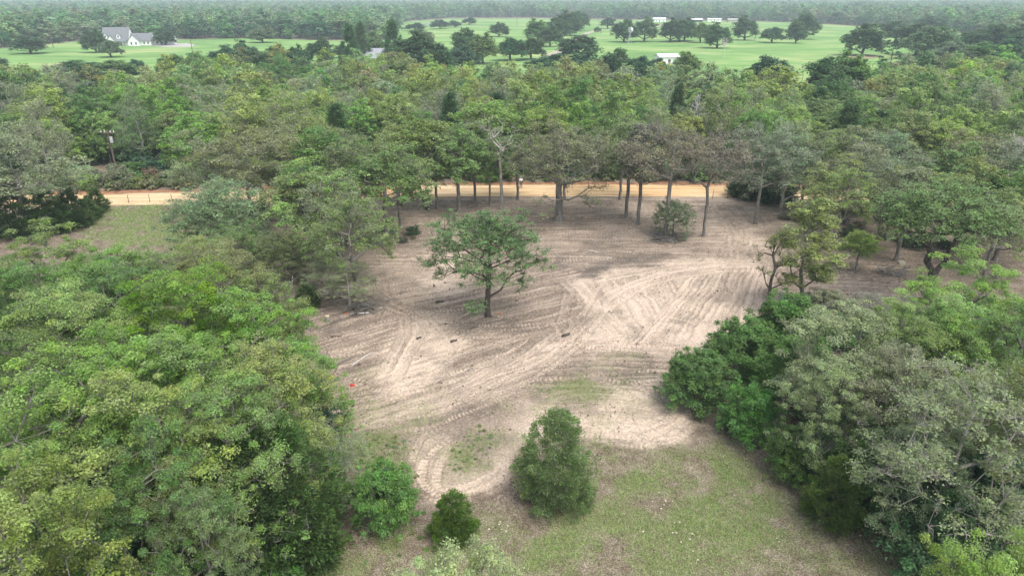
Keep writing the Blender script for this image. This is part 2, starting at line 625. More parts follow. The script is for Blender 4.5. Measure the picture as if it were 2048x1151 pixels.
# passes over the rear of the clearing
for k in range(26):
    y0 = 400 + k * 5.2 + TRK.uniform(-2, 2)
    x0 = TRK.uniform(820, 1000)
    x1 = TRK.uniform(1200, 1560)
    dyy = TRK.uniform(-6, 12)
    single([(x0, y0), ((x0 + x1) / 2, y0 + TRK.uniform(-5, 5)), (x1, y0 + dyy)], TRK.uniform(0.5, 1.3), 'blade' if k % 3 else 'tread', 0.6)
for k in range(12):
    a = TRK.uniform(1380, 1460)
    single([(a + k * 6, 400 + k * 2), (a + 40 + k * 7, 450 + k * 3), (1440 + k * 9, 520 + k)], 0.5, 'tread' if k % 2 else 'blade', 0.7)
# sweep round the lone oak, left side
for k in range(9):
    q = k * 9
    single([(1010, 505 - q * 0.3), (900, 512 + q * 0.2), (800 - q * 0.5, 545 + q * 0.2), (775 - q * 0.6, 580), (820, 612 + q * 0.3), (930, 618 + q * 0.4)], 0.55, 'tread' if k % 2 else 'blade', 0.75)
for k in range(7):
    single([(700, 520 + k * 13), (800, 500 + k * 13), (960, 515 + k * 11), (1100, 500 + k * 10)], 0.6, 'blade' if k % 2 else 'tread', 0.5)
# the sand field: blade passes down to the right, then up to the right
for k in range(9):
    f = k / 8
    single([(1135 + 190 * f, 562 - 30 * f), (1195 + 150 * f, 625 - 30 * f), (1262 + 120 * f, 690 - 25 * f)], 1.5, 'blade', 0.95)
for k in range(13):
    f = k / 12
    single([(1262 + 240 * f, 700 - 55 * f), (1330 + 190 * f, 625 - 32 * f), (1400 + 145 * f, 548 - 22 * f)], 1.25, 'blade', 0.95)
single([(1130, 690), (1160, 640), (1230, 585), (1330, 545), (1440, 528)], 1.2, 'blade', 0.9)
single([(1150, 700), (1185, 650), (1240, 600), (1340, 556), (1460, 540)], 0.5, 'tread', 0.9)
single([(1140, 555), (1180, 590), (1190, 620)], 1.6, 'blade', 0.9)
single([(1180, 560), (1260, 545), (1360, 530)], 1.4, 'blade', 0.8)
# the long sweeping tracks
L = [
    [(400, 480), (700, 380), (1000, 270), (1280, 120), (1420, 20), (1500, -120)],
    [(620, 500), (740, 485), (900, 410), (1080, 320), (1300, 200), (1440, 60)],
    [(590, 555), (760, 525), (950, 450), (1100, 380), (1330, 230), (1450, 90)],
    [(640, 385), (850, 355), (1010, 305), (1200, 210), (1310, 120)],
    [(690, 330), (860, 300), (1060, 230), (1250, 130)],
    [(430, 520), (640, 440), (900, 340), (1120, 230), (1290, 100), (1340, -40)],
    [(270, 165), (400, 130), (560, 90), (700, 60), (850, 40), (980, 25)],
    [(230, 215), (420, 200), (560, 150), (700, 110)],
    [(260, 250), (460, 215), (600, 180), (780, 140), (960, 120)],
    [(300, 300), (430, 260), (560, 215)],
    [(780, 130), (1000, 130), (1200, 110), (1380, 60)],
    [(820, 90), (1040, 110), (1240, 90)],
    [(900, 160), (1100, 150), (1290, 120)],
    [(1380, 165), (1480, 155), (1620, 160)], [(1470, 205), (1600, 190), (1740, 185)],
    [(1260, 80), (1300, 140), (1380, 190), (1500, 200), (1640, 215)],
    [(640, 60), (640, 160), (590, 260), (540, 340)], [(720, 70), (700, 170), (650, 270), (590, 360)],
    [(740, 60), (790, 130), (840, 190), (840, 230), (790, 235)],
    [(1130, 340), (1330, 330), (1500, 300), (1700, 290)],
    [(1420, 300), (1560, 340), (1700, 330)],
]
for i, l in enumerate(L):
    kind = 'blade' if i in (5, 9, 16, 17) else 'tread'
    single(cp7(l), 1.1 if kind == 'blade' else 0.48, kind, 1.0)
for k in range(10):
    single(cp7([(420 + k * 50, 420 + k * 14), (700 + k * 36, 350 + k * 12), (1100 + k * 22, 190 + k * 20)]), 0.28, 'blade', 0.5)
# turnaround loop on the right and the U at the bottom
for l in ([(1300, 480), (1430, 510), (1560, 505), (1700, 500), (1765, 450), (1710, 395), (1600, 390)],
          [(1300, 545), (1430, 565), (1580, 575), (1720, 560), (1800, 500), (1830, 440), (1780, 370), (1700, 340)],
          [(1440, 590), (1560, 612), (1700, 620), (1800, 590), (1858, 520), (1850, 450), (1790, 350)],
          [(1560, 545), (1690, 535), (1780, 470), (1740, 420)],
          [(1500, 350), (1620, 420), (1700, 470)], [(1560, 330), (1680, 390), (1760, 430)],
          [(800, 540), (720, 580), (672, 660), (682, 760), (740, 825), (800, 840), (930, 830), (1060, 780), (1100, 700), (1120, 600)],
          [(860, 560), (820, 640), (775, 720), (795, 790), (870, 780), (960, 745), (1022, 700), (1000, 650)],
          [(900, 540), (760, 640), (720, 720), (760, 800), (860, 815), (1000, 770), (1070, 690)]):
    single(cp7(l), 0.52, 'tread', 0.95)
for k in range(8):
    single([(1650 + k * 12, 540 + k * 8), (1740 + k * 8, 548 + k * 7), (1850, 560 + k * 6)], 0.6, 'blade', 0.7)
for k in range(6):
    single([(1560, 420 + k * 16), (1700, 430 + k * 15), (1880, 450 + k * 14)], 0.6, 'blade', 0.6)
for k in range(40):   # random scuffs
    a = (TRK.uniform(640, 1500), TRK.uniform(560, 840))
    if m_clear[np.abs(GY - G(*a)[1]).argmin(), np.abs(GU - G(*a)[0] / gw(G(*a)[1])).argmin()] < 0.9:
        continue
    th = TRK.uniform(-0.4, 0.4)
    single([a, (a[0] + 40 * math.cos(th), a[1] + 25 * math.sin(th)), (a[0] + 85 * math.cos(th), a[1] + 45 * math.sin(th + 0.2))], TRK.uniform(0.3, 0.5), 'tread', 0.7)

HH += TRACK_H * 1.7 + m_clear * (n_fine - 0.5) * 0.09
SAND = np.clip((SAND + TRACK_S * 1.0 - 0.38) * 1.35 + 0.38, 0, 1)  # track tones join the sand: fresh soil and painted relief shading
DARK = np.clip(DARK - 0.5 * TRACK_G * (TRACK_S > 0.1), 0, 1)
GRASS *= 1 - TRACK_G * 0.6
# the dirt road runs level, its far bank rises a little
ROAD_MID = [(-260, 402), (-60, 401), (147, 400), (260, 397.5), (372, 395), (600, 387), (820, 381), (1040, 380), (1240, 380), (1440, 381.5), (1620, 386), (1810, 393), (2000, 399), (2300, 408)]
ROAD_HALF = 3.5
rc, rs = resample(gp(ROAD_MID), 1.0)
for i in range(NY):
    if 85 < GY[i] < 140:
        x = XX[i]
        yc = np.interp(x, rc[:, 0], rc[:, 1])
        dd = GY[i] - yc
        k = np.clip((np.abs(dd) - ROAD_HALF - 0.2) / 1.5, 0, 1)
        HH[i] = HH[i] * k - 0.05 * (1 - k)
        HH[i] += 0.7 * np.exp(-((dd - 7.0) / 2.0) ** 2)
HH += terrain(XX, YY)

idx = np.arange(NY * NU).reshape(NY, NU)
quads = np.stack([idx[:-1, :-1], idx[:-1, 1:], idx[1:, 1:], idx[1:, :-1]], -1).reshape(-1, 4)
soil = np.stack([SAND, GRASS, DARK, LITT], -1)


def ground_height(x, y):
    iy = int(np.clip(np.searchsorted(GY, y), 1, NY - 1))
    iu = int(np.clip(np.searchsorted(GU, x / gw(y)), 1, NU - 1))
    return float(HH[iy, iu])


m, nt, N, Lk, out = mat_new('earth')
tc = N.new('ShaderNodeTexCoord')
at = N.new('ShaderNodeAttribute')
at.attribute_name = 'soil'
sep = N.new('ShaderNodeSeparateColor')
Lk.new(at.outputs['Color'], sep.inputs[0])
nA = noise_node(nt, 0.9, 6, 0.65, tc.outputs['Object'])
nB = noise_node(nt, 7.0, 5, 0.7, tc.outputs['Object'])
nC = noise_node(nt, 13.0, 6, 0.75, tc.outputs['Object'])
dirt = ramp_node(nt, nB.outputs['Fac'], [(0.36, (0.105, 0.081, 0.062)), (0.5, (0.192, 0.152, 0.117)), (0.64, (0.30, 0.243, 0.19))])
sand = ramp_node(nt, nB.outputs['Fac'], [(0.36, (0.375, 0.298, 0.225)), (0.5, (0.51, 0.412, 0.32)), (0.64, (0.62, 0.512, 0.405))])
c = mixrgb(nt, 'MIX', sep.outputs[0], dirt.outputs[0], sand.outputs[0])
dk = ramp_node(nt, nB.outputs['Fac'], [(0.3, (0.075, 0.062, 0.052)), (0.7, (0.16, 0.135, 0.112))])
c = mixrgb(nt, 'MIX', sep.outputs[2], c, dk.outputs[0])
lit = ramp_node(nt, nC.outputs['Fac'], [(0.38, (0.075, 0.060, 0.046)), (0.5, (0.18, 0.145, 0.113)), (0.63, (0.36, 0.305, 0.245))])
lit2 = ramp_node(nt, nA.outputs['Fac'], [(0.4, (0.70, 0.66, 0.62)), (0.6, (1.2, 1.2, 1.18))])
litc = mixrgb(nt, 'MULTIPLY', 1.0, lit.outputs[0], lit2.outputs[0])
c = mixrgb(nt, 'MIX', at.outputs['Alpha'], c, litc)
gr = ramp_node(nt, nC.outputs['Fac'], [(0.38, (0.05, 0.08, 0.025)), (0.5, (0.125, 0.185, 0.058)), (0.63, (0.265, 0.31, 0.125))])
gm = N.new('ShaderNodeMath')
gm.operation = 'MULTIPLY_ADD'
Lk.new(nB.outputs['Fac'], gm.inputs[0])
gm.inputs[1].default_value = 4.5
gm.inputs[2].default_value = -1.35
gm2 = N.new('ShaderNodeMath')
gm2.operation = 'MULTIPLY'
gm2.use_clamp = True
Lk.new(gm.outputs[0], gm2.inputs[0])
Lk.new(sep.outputs[1], gm2.inputs[1])
c = mixrgb(nt, 'MIX', gm2.outputs[0], c, gr.outputs[0])
p = N.new('ShaderNodeBsdfPrincipled')
p.inputs['Roughness'].default_value = 0.95
p.inputs['Specular IOR Level'].default_value = 0.08
Lk.new(c, p.inputs['Base Color'])
bm_ = N.new('ShaderNodeBump')
bm_.inputs['Strength'].default_value = 0.6
bm_.inputs['Distance'].default_value = 0.06
nn = N.new('ShaderNodeMath')
nn.operation = 'ADD'
Lk.new(nB.outputs['Fac'], nn.inputs[0])
Lk.new(nC.outputs['Fac'], nn.inputs[1])
Lk.new(nn.outputs[0], bm_.inputs['Height'])
Lk.new(bm_.outputs['Normal'], p.inputs['Normal'])
Lk.new(p.outputs[0], out.inputs[0])
M['earth'] = m

ground = link('ground', mesh_np('ground', np.stack([XX, YY, HH], -1).reshape(-1, 3), quads, m, smooth=True,
                                attrs={'soil': ('FLOAT_COLOR', soil.reshape(-1, 4))}))
tag(ground, kind='structure')


# the dirt road
def band_mesh(name, mid_xy, half, z, mat, nacross=9, relief=0.0, ragged=0.0, seed=1):
    c, s = resample(mid_xy, 0.5)
    d = np.gradient(c, axis=0)
    d /= np.hypot(d[:, 0], d[:, 1])[:, None]
    nr = np.stack([-d[:, 1], d[:, 0]], 1)
    rng = np.random.default_rng(seed)
    t = np.linspace(-1, 1, nacross)
    hw = half * np.ones(len(c)) if not ragged else half + ragged * (vnoise(s, s * 0, seed, 3, 0.4) - 0.5) * 2
    V = np.zeros((len(c), nacross, 3))
    V[..., 0] = c[:, None, 0] + nr[:, None, 0] * t * hw[:, None]
    V[..., 1] = c[:, None, 1] + nr[:, None, 1] * t * hw[:, None]
    V[..., 2] = z + relief * (vnoise(V[..., 0] * 0.2 + 400, V[..., 1] * 1.2 + 400, seed + 2, 3, 1.0) - 0.5) - relief * (np.abs(t) > 0.99)[None]
    ii = np.arange(len(c) * nacross).reshape(len(c), nacross)
    q = np.stack([ii[:-1, :-1], ii[1:, :-1], ii[1:, 1:], ii[:-1, 1:]], -1).reshape(-1, 4)[:, ::-1]
    return link(name, mesh_np(name, V.reshape(-1, 3), q, mat, smooth=True))


m, nt, N, Lk, out = mat_new('road_clay')
tc = N.new('ShaderNodeTexCoord')
mp = N.new('ShaderNodeMapping')
mp.inputs['Scale'].default_value = (0.12, 1.1, 1)
Lk.new(tc.outputs['Object'], mp.inputs['Vector'])
n1 = noise_node(nt, 1.0, 5, 0.6, mp.outputs[0])
n2 = noise_node(nt, 0.035, 2, 0.5, tc.outputs['Object'])
r1 = ramp_node(nt, n1.outputs['Fac'], [(0.36, (0.40, 0.275, 0.15)), (0.5, (0.55, 0.415, 0.25)), (0.64, (0.65, 0.515, 0.34))])
r2 = ramp_node(nt, n2.outputs['Fac'], [(0.4, (0.98, 0.88, 0.76)), (0.6, (1, 1, 1))])
c = mixrgb(nt, 'MULTIPLY', 1.0, r1.outputs[0], r2.outputs[0])
p = N.new('ShaderNodeBsdfPrincipled')
p.inputs['Roughness'].default_value = 0.95
p.inputs['Specular IOR Level'].default_value = 0.08
Lk.new(c, p.inputs['Base Color'])
Lk.new(p.outputs[0], out.inputs[0])
tag(band_mesh('dirt_road', gp(ROAD_MID), ROAD_HALF, 0.03, m, 15, 0.08, 0.5, 4), kind='structure')
bank = simple_mat('red_clay_bank', (0.25, 0.135, 0.08), 0.95, 0.05, 1.2, 0.35, 0.6)
mid_bank = [(x, y + ROAD_HALF + 0.75) for x, y in gp(ROAD_MID)]
bk = band_mesh('road_bank', mid_bank, 1.0, 0.14, bank, 7, 0.35, 0.5, 8)
tag(bk, kind='structure')

# pastures, a lane, a pond and a drive beyond the wood
m, nt, N, Lk, out = mat_new('pasture_grass')
tc = N.new('ShaderNodeTexCoord')
n1 = noise_node(nt, 0.02, 5, 0.6, tc.outputs['Object'])
mp = N.new('ShaderNodeMapping')
mp.inputs['Scale'].default_value = (0.25, 1.0, 1)
mp.inputs['Rotation'].default_value = (0, 0, 0.12)
Lk.new(tc.outputs['Object'], mp.inputs['Vector'])
n2 = noise_node(nt, 0.12, 4, 0.7, mp.outputs[0])
r1 = ramp_node(nt, n1.outputs['Fac'], [(0.38, (0.135, 0.25, 0.075)), (0.5, (0.18, 0.315, 0.095)), (0.62, (0.275, 0.355, 0.135))])
r2 = ramp_node(nt, n2.outputs['Fac'], [(0.36, (0.76, 0.82, 0.80)), (0.64, (1.2, 1.12, 1.15))])
c = mixrgb(nt, 'MULTIPLY', 1.0, r1.outputs[0], r2.outputs[0])
p = N.new('ShaderNodeBsdfPrincipled')
p.inputs['Roughness'].default_value = 0.9
p.inputs['Specular IOR Level'].default_value = 0.1
Lk.new(c, p.inputs['Base Color'])
Lk.new(p.outputs[0], out.inputs[0])
M['pasture'] = m


def sheet(name, pix, z, mat):
    pts = gp(pix)
    me = bpy.data.meshes.new(name)
    me.from_pydata([(x, y, z) for x, y in pts], [], [tuple(range(len(pts)))])
    me.update()
    if me.polygons[0].normal.z < 0:
        me.flip_normals()
    me.materials.append(mat)
    return tag(link(name, me), kind='structure')


sheet('pasture', [(-160, 228), (-160, 100), (0, 98), (150, 84), (350, 80), (500, 77), (660, 82), (790, 80), (800, 62), (790, 52), (810, 44), (900, 37.5), (1060, 37),
                  (1160, 39), (1300, 41), (1500, 43), (1600, 46), (1700, 52), (1800, 58), (1900, 64), (1960, 72), (2060, 78),
                  (2200, 90), (2200, 200), (1900, 215), (1700, 255), (1560, 265), (1300, 225), (1100, 215), (880, 215), (700, 185), (430, 195), (300, 225), (100, 228)], 0.12, M['pasture'])
lane = simple_mat('lane_gravel', (0.36, 0.33, 0.25), 0.95, 0.05, 0.2, 0.2)
tag(band_mesh('farm_lane', gp([(1080, 120), (1130, 97), (1165, 72), (1185, 64), (1215, 60), (1300, 56), (1330, 48)]), 3.0, 0.2, lane, 3), kind='structure')
sheet('house_drive', [(300, 92), (330, 89), (372, 87), (392, 91), (380, 95), (330, 95)], 0.2, M['concrete'])
bare = simple_mat('bare_earth', (0.30, 0.235, 0.16), 0.95, 0.05, 0.3, 0.25)
for nm, pix in (('bare_earth_patch', [(1690, 112), (1724, 108), (1768, 113), (1740, 118), (1700, 117)]), ('bare_earth_patch', [(1800, 118), (1850, 112), (1890, 116), (1850, 122)])):
    sheet(nm, pix, 0.2, bare)
water = simple_mat('pond_water', (0.30, 0.33, 0.33), 0.15, 0.5)
sheet('pond', [(836, 49.5), (850, 47.5), (872, 48), (868, 50.5), (850, 51.5)], 0.2, water)
# ------------------------------------------------------------------ tree builder: skeleton grown to leaf tufts, tapered limbs, leaf-sized faces
def unit(v):
    return v / (np.linalg.norm(v, axis=-1, keepdims=True) + 1e-9)


def tubes(A, B, ra, rb, k):
    """k-sided tapered sticks between the points A and B"""
    n = len(A)
    if n == 0:
        return np.zeros((0, 3)), np.zeros((0, 3), int)
    d = unit(B - A)
    ref = np.where(np.abs(d[:, 2:3]) < 0.9, np.array([[0, 0, 1.0]]), np.array([[1.0, 0, 0]]))
    a = unit(np.cross(d, ref))
    b = np.cross(d, a)
    th = np.arange(k) * 2 * np.pi / k
    ring = a[:, None] * np.cos(th)[None, :, None] + b[:, None] * np.sin(th)[None, :, None]
    V = np.concatenate([A[:, None] + ring * ra[:, None, None], B[:, None] + ring * rb[:, None, None]], 1).reshape(-1, 3)
    j = np.arange(k)
    j2 = (j + 1) % k
    q1 = np.stack([j, j2, j2 + k], -1)
    q2 = np.stack([j, j2 + k, j + k], -1)
    F = np.concatenate([q1, q2], 0)[None] + (np.arange(n) * 2 * k)[:, None, None]
    return V, F.reshape(-1, 3)


def leaves_mesh(P, Nrm, size, rng, quad, aspect=0.6, along=None):
    n = len(P)
    r = rng.normal(size=(n, 3))
    t = unit(r - Nrm * np.sum(r * Nrm, 1, keepdims=True)) if along is None else along
    b = unit(np.cross(Nrm, t))
    L = size * rng.uniform(0.7, 1.35, (n, 1))
    W = L * aspect
    if quad:
        fold = Nrm * L * 0.12
        V = np.stack([P - t * L * 0.5, P + b * W * 0.5 + fold, P + t * L * 0.5, P - b * W * 0.5 + fold], 1)
        return V.reshape(-1, 3), np.arange(4 * n).reshape(n, 4), 4
    V = np.stack([P - t * L * 0.55, P + t * L * 0.35 + b * W * 0.62, P + t * L * 0.45 - b * W * 0.62], 1)
    return V.reshape(-1, 3), np.arange(3 * n).reshape(n, 3), 3


def gen_tree(seed, h=12.0, r=5.0, base=0.32, boughs=16, puffs=26, leaves=70, leaf=0.11, puff_r=0.55, flat=0.55, shape='round',
             trunk_r=0.24, lean=(0, 0), twigs=4, bare=0.12, quad=False, fork=0, gnarl=0.16, hang=0.0, up=0.55, fill=0.35, bark='bark', var=0.22,
             min_r=0.010, limbs_low=0, leafmat='leaf', lop=(0, 0), sub=2, aspect=0.6, straight=False, low=0.36, stray=0.98):
    rng = np.random.default_rng(seed)
    zc = base * h
    # trunk
    nodes = [np.array([0, 0, -0.4])]
    par = [-1]
    path = [0.0]

    def addn(p, q):
        nodes.append(np.asarray(p, float))
        par.append(q)
        path.append(path[q] + float(np.linalg.norm(nodes[-1] - nodes[q])))
        return len(nodes) - 1

    lean = np.array([lean[0], lean[1], 0.0])
    tops = []
    prev = 0
    nst = 6
    stem_h = zc * (0.45 if fork else 1.0)
    for i in range(1, nst + 1):
        f = i / nst
        p = np.array([0, 0, f * stem_h]) + lean * f * stem_h + rng.normal(0, 0.05 * trunk_r * 4, 3) * [1, 1, 0]
        prev = addn(p, prev)
    if fork:
        for q in range(fork):
            a = 2 * np.pi * q / fork + rng.uniform(-0.3, 0.3)
            pp = prev
            for i in range(1, 6):
                f = i / 5
                off = np.array([math.cos(a), math.sin(a) * 0.6, 0]) * (0.30 * r * f ** 0.8)
                p = nodes[prev] + off + np.array([0, 0, f * (zc * 0.95 - stem_h + 0.12 * h)]) + rng.normal(0, 0.09, 3)
                pp = addn(p, pp)
            tops.append(pp)
    else:
        pp = prev
        nlead = 4 if shape != 'cone' else 8
        for i in range(1, nlead + 1):
            f = i / nlead
            reach = {'cone': 0.97, 'tall': 0.8}.get(shape, 0.66)
            p = np.array([0, 0, zc + f * (h * reach - zc)]) + lean * (zc + f * 0.3 * h) + rng.normal(0, 0.02 if straight else 0.18, 3) * [1, 1, 0.3]
            pp = addn(p, pp)
    def prof(z):
        return np.sqrt(np.maximum(0, 1 - z ** 1.5)) * (0.72 + 0.28 * np.minimum(1, z / 0.18))
    cen = np.array([lean[0] * zc, lean[1] * zc, 0]) + np.array([lop[0] * r, lop[1] * r, 0])
    # bough centres
    bc = []
    for i in range(boughs):
        f = (i + 0.5) / boughs
        az = i * 2.399963 + rng.uniform(-0.4, 0.4)
        if shape == 'cone':
            zz = 0.04 + 0.9 * f ** 1.15
            rr = r * prof(zz) * rng.uniform(0.45, 0.92)
            c = cen + np.array([math.cos(az) * rr, math.sin(az) * rr, zc + (h - zc) * zz])
            rad = 0.30 * r * (1.15 - zz)
        else:
            el = math.asin(np.clip(f * 1.12 - 0.12, -0.3, 1)) + rng.uniform(-0.12, 0.12)
            k = rng.uniform(0.55, 0.86)
            hz = (h - zc)
            zrel = low + (0.91 - low) * math.sin(el) * k / 0.8 if shape != 'umbrella' else 0.5 + 0.38 * math.sin(el) * k / 0.8
            if shape == 'tall':
                zrel = 0.1 + 0.8 * f
                rr = r * rng.uniform(0.35, 0.75) * math.sin(math.pi * (0.15 + 0.8 * f)) ** 0.6
            else:
                rr = r * math.cos(el) * k * rng.uniform(0.85, 1.1)
            c = cen + np.array([math.cos(az) * rr, math.sin(az) * rr, zc + hz * zrel])
            rad = r * rng.uniform(0.20, 0.40)
        bc.append((c, rad))
    for q in range(limbs_low):
        az = rng.uniform(0, 6.28)
        bc.append((cen + np.array([math.cos(az) * r * 0.7, math.sin(az) * r * 0.7, zc * rng.uniform(0.55, 0.95)]), r * 0.2))
    pc = []
    pb = []
    for bi, (c, rad) in enumerate(bc):
        npf = max(3, int(puffs * (rad / (0.32 * r)) ** 2 * rng.uniform(0.75, 1.25)))
        d = unit(rng.normal(size=(npf, 3)) + np.array([0, 0, 0.45]))
        rr = rad * rng.uniform(0.45, 1.05, (npf, 1))
        q = c + d * rr * np.array([1, 1, flat + 0.12])
        q[:, 2] -= hang * rng.random(npf) ** 2 * h * 0.35
        q[:, 2] = np.maximum(q[:, 2], 0.25)
        pc.append(q)
        pb += [bi] * npf
    if fill:
        nf = int(len(pb) * fill)
        az = rng.uniform(0, 6.28, nf)
        if shape == 'cone':
            zz = rng.random(nf) ** 1.3
            rr = r * prof(zz) * rng.uniform(0.3, stray + 0.05, nf)
            q = np.stack([np.cos(az) * rr, np.sin(az) * rr, zc + (h - zc) * zz], 1)
        else:
            el = np.arcsin(rng.uniform(-0.1, 1, nf))
            k = rng.uniform(0.5, stray, nf)
            hz = h - zc
            q = np.stack([np.cos(az) * r * np.cos(el) * k, np.sin(az) * r * np.cos(el) * k, zc + hz * (low + (0.96 - low) * np.sin(el) * k)], 1)
        pc.append(q + cen)
    pc = np.vstack(pc)
    # connect boughs, then tufts
    n_stem = len(nodes)
    order = np.argsort([np.linalg.norm(c - nodes[nst]) for c, _ in bc])

    def connect(p, bf, step, gn):
        X = np.array(nodes)
        cost = np.linalg.norm(X - p, axis=1) + bf * np.array(path) + np.where(X[:, 2] > p[2] + 0.25, 0.8, 0)
        cost[:max(2, nst - 1 - (3 if limbs_low or shape == 'cone' else 0))] += 50
        q = int(np.argmin(cost))
        a = nodes[q]
        dist = np.linalg.norm(p - a)
        m_ = max(1, int(dist / step))
        sag = 0.12 * dist
        for i in range(1, m_ + 1):
            f = i / m_
            x = a + (p - a) * f + rng.normal(0, gn * step * (0.6 if i < m_ else 0.0), 3)
            x[2] += sag * math.sin(math.pi * f) * (0.1 if not straight else 0.0)
            q = addn(x, q)
        return q
    for i in order:
        connect(bc[i][0], 0.28, 0.09 * h, gnarl * 1.6)
    order = np.argsort(np.linalg.norm(pc - nodes[nst], axis=1))
    for i in order:
        connect(pc[i], 0.22, 0.075 * h, gnarl * 1.4)
    X = np.array(nodes)
    pr = np.array(par)
    n = len(X)
    # pipe-model radii
    area = np.zeros(n)
    has = np.zeros(n, bool)
    has[pr[1:]] = True
    area[~has] = 1.0
    for i in range(n - 1, 0, -1):
        area[pr[i]] += area[i]
    rad = area ** 0.5
    rad = rad / rad[1] * trunk_r
    rad = np.maximum(rad, min_r)
    ch = np.arange(1, n)
    A, B = X[pr[ch]], X[ch]
    ra = np.minimum(rad[pr[ch]], rad[ch] * 1.5)
    ra = np.where(ch <= nst, rad[pr[ch]], ra)
    rb = rad[ch]
    flare = np.where(A[:, 2] < 0.1, 1.55, 1.0)
    ra = ra * flare
    Vs, Fs, off = [], [], 0
    for lo, hi, k in ((0.05, 9, 7), (0.022, 0.05, 4), (0, 0.022, 3)):
        s_ = (rb >= lo) & (rb < hi)
        V, F = tubes(A[s_], B[s_], ra[s_], rb[s_], k)
        Vs.append(V)
        Fs.append(F + off)
        off += len(V)
    # small bare twigs in every tuft
    if twigs:
        nb = len(pc) * twigs
        c = np.repeat(pc, twigs, 0)
        d = unit(rng.normal(size=(nb, 3)) + np.array([0, 0, 0.35]))
        l_ = puff_r * rng.uniform(0.5, 1.3, (nb, 1))
        mid = c + d * l_ * 0.5 + rng.normal(0, 0.06, (nb, 3))
        end = c + d * l_ + rng.normal(0, 0.10, (nb, 3))
        for a_, b_, r0, r1 in ((c, mid, 0.9, 0.7), (mid, end, 0.7, 0.35)):
            V, F = tubes(a_, b_, np.full(nb, min_r * r0), np.full(nb, min_r * r1), 3)
            Vs.append(V)
            Fs.append(F + off)
            off += len(V)
    wood = (np.vstack(Vs), np.vstack(Fs))
    if leaves <= 0:
        return wood, None, bark, leafmat
    live = rng.random(len(pc)) > bare
    pc = pc[live]
    cnt = np.maximum(4, (leaves * rng.uniform(0.5, 1.5, len(pc))).astype(int))
    ci = np.repeat(np.arange(len(pc)), cnt)
    nl = len(ci)
    d = unit(rng.normal(size=(nl, 3)) + np.array([0, 0, 0.85 if shape != 'cone' else 0.4]))
    pr_ = (puff_r * rng.uniform(0.5, 1.5, len(pc)))[ci][:, None]
    P = pc[ci] + d * pr_ * rng.random((nl, 1)) ** 0.45 * np.array([1, 1, flat])
    along = None
    if shape == 'cone':
        out = unit((pc[ci] - np.array([0, 0, 0])) * np.array([1, 1, 0]) + rng.normal(0, 0.5, (nl, 3)))
        along = unit(out + d * 0.8 + np.array([0, 0, 0.5]))
        nr = unit(np.cross(along, rng.normal(size=(nl, 3))))
    else:
        nr = unit(d * 0.55 + np.array([0, 0, up * 1.35]) + rng.normal(0, 0.5, (nl, 3)))
    V, F, kk = leaves_mesh(P, nr, leaf, rng, quad, aspect, along)
    pv = rng.normal(1, var * 0.6, len(pc))
    ph = rng.normal(0.5, 0.16, len(pc))
    ps = rng.uniform(0.3, 1.0, len(pc))
    val = np.clip(pv[ci] * rng.normal(1, var, nl), 0.35, 1.9)
    hue = np.clip(ph[ci] + rng.normal(0, 0.10, nl), 0, 1)
    sat = np.clip(ps[ci] + rng.normal(0, 0.15, nl), 0, 1)
    att = np.repeat(np.stack([val, hue, sat, np.ones(nl)], 1), kk, 0)
    return wood, (V, F, att), bark, leafmat


PROTO = {}


def proto(family, **kw):
    h, r = kw.get('h', 12.0), kw.get('r', 5.0)
    wood, lv, bark, lm = gen_tree(**kw)
    tm = mesh_np(family + '_trunk', wood[0], wood[1], M[bark], smooth=True)
    cm = None
    if lv:
        cm = mesh_np(family + '_crown', lv[0], lv[1], M[lm], attrs={'var': ('FLOAT_COLOR', lv[2])})
    PROTO.setdefault(family, []).append((tm, cm, h, r))


# near, leafy
for s in (11, 12, 13):
    proto('near', seed=s, h=12, r=5, base=0.2, low=0.22, boughs=20, puffs=16, leaves=180, leaf=0.10, puff_r=0.50, twigs=4, trunk_r=0.19, bark='bark', fill=0.24, flat=0.55, bare=0.06, aspect=0.7, up=0.9, min_r=0.012)
# near, thin crown with much bare lichen-grey twig
for s in (21, 22):
    proto('near_thin', seed=s, h=12, r=5, base=0.2, low=0.22, boughs=19, puffs=19, leaves=120, leaf=0.105, puff_r=0.50, twigs=5, trunk_r=0.19, bark='bark', bare=0.12, fill=0.24, flat=0.55, min_r=0.012, up=0.8)
proto('bare_grey', seed=25, h=12, r=5, base=0.2, low=0.22, boughs=17, puffs=20, leaves=60, leaf=0.115, puff_r=0.52, twigs=6, trunk_r=0.17, bark='bark_pale', bare=0.22, fill=0.35, min_r=0.014, gnarl=0.24, up=0.8)
# middle distance, trunks showing
for s in (31, 32, 33):
    proto('mid', seed=s, h=13, r=6, boughs=20, puffs=14, leaves=60, leaf=0.24, puff_r=0.72, twigs=2, trunk_r=0.27, min_r=0.016, fill=0.25, flat=0.55, aspect=0.7, up=0.9, low=0.28)
proto('mid_shaggy', seed=47, h=13, r=6, base=0.2, boughs=22, puffs=18, leaves=44, leaf=0.2, puff_r=0.7, twigs=5, trunk_r=0.25, bare=0.12, min_r=0.017, fill=0.5, hang=0.9, limbs_low=5, up=0.8)
proto('mid_dead_leaf', seed=48, h=14, r=6, base=0.36, boughs=15, puffs=19, leaves=34, leaf=0.16, puff_r=0.68, twigs=6, trunk_r=0.2, bark='bark', bare=0.2, min_r=0.017, fill=0.1, up=0.8)
for s in (141, 142, 143):
    proto('mid_open', seed=s, h=13, r=6, base=0.34, boughs=17, puffs=18, leaves=60, leaf=0.17, puff_r=0.68, twigs=6, trunk_r=0.20, bark='bark', bare=0.16, min_r=0.016, fill=0.10, flat=0.5, up=0.8, low=0.17, gnarl=0.22, hang=0.28)
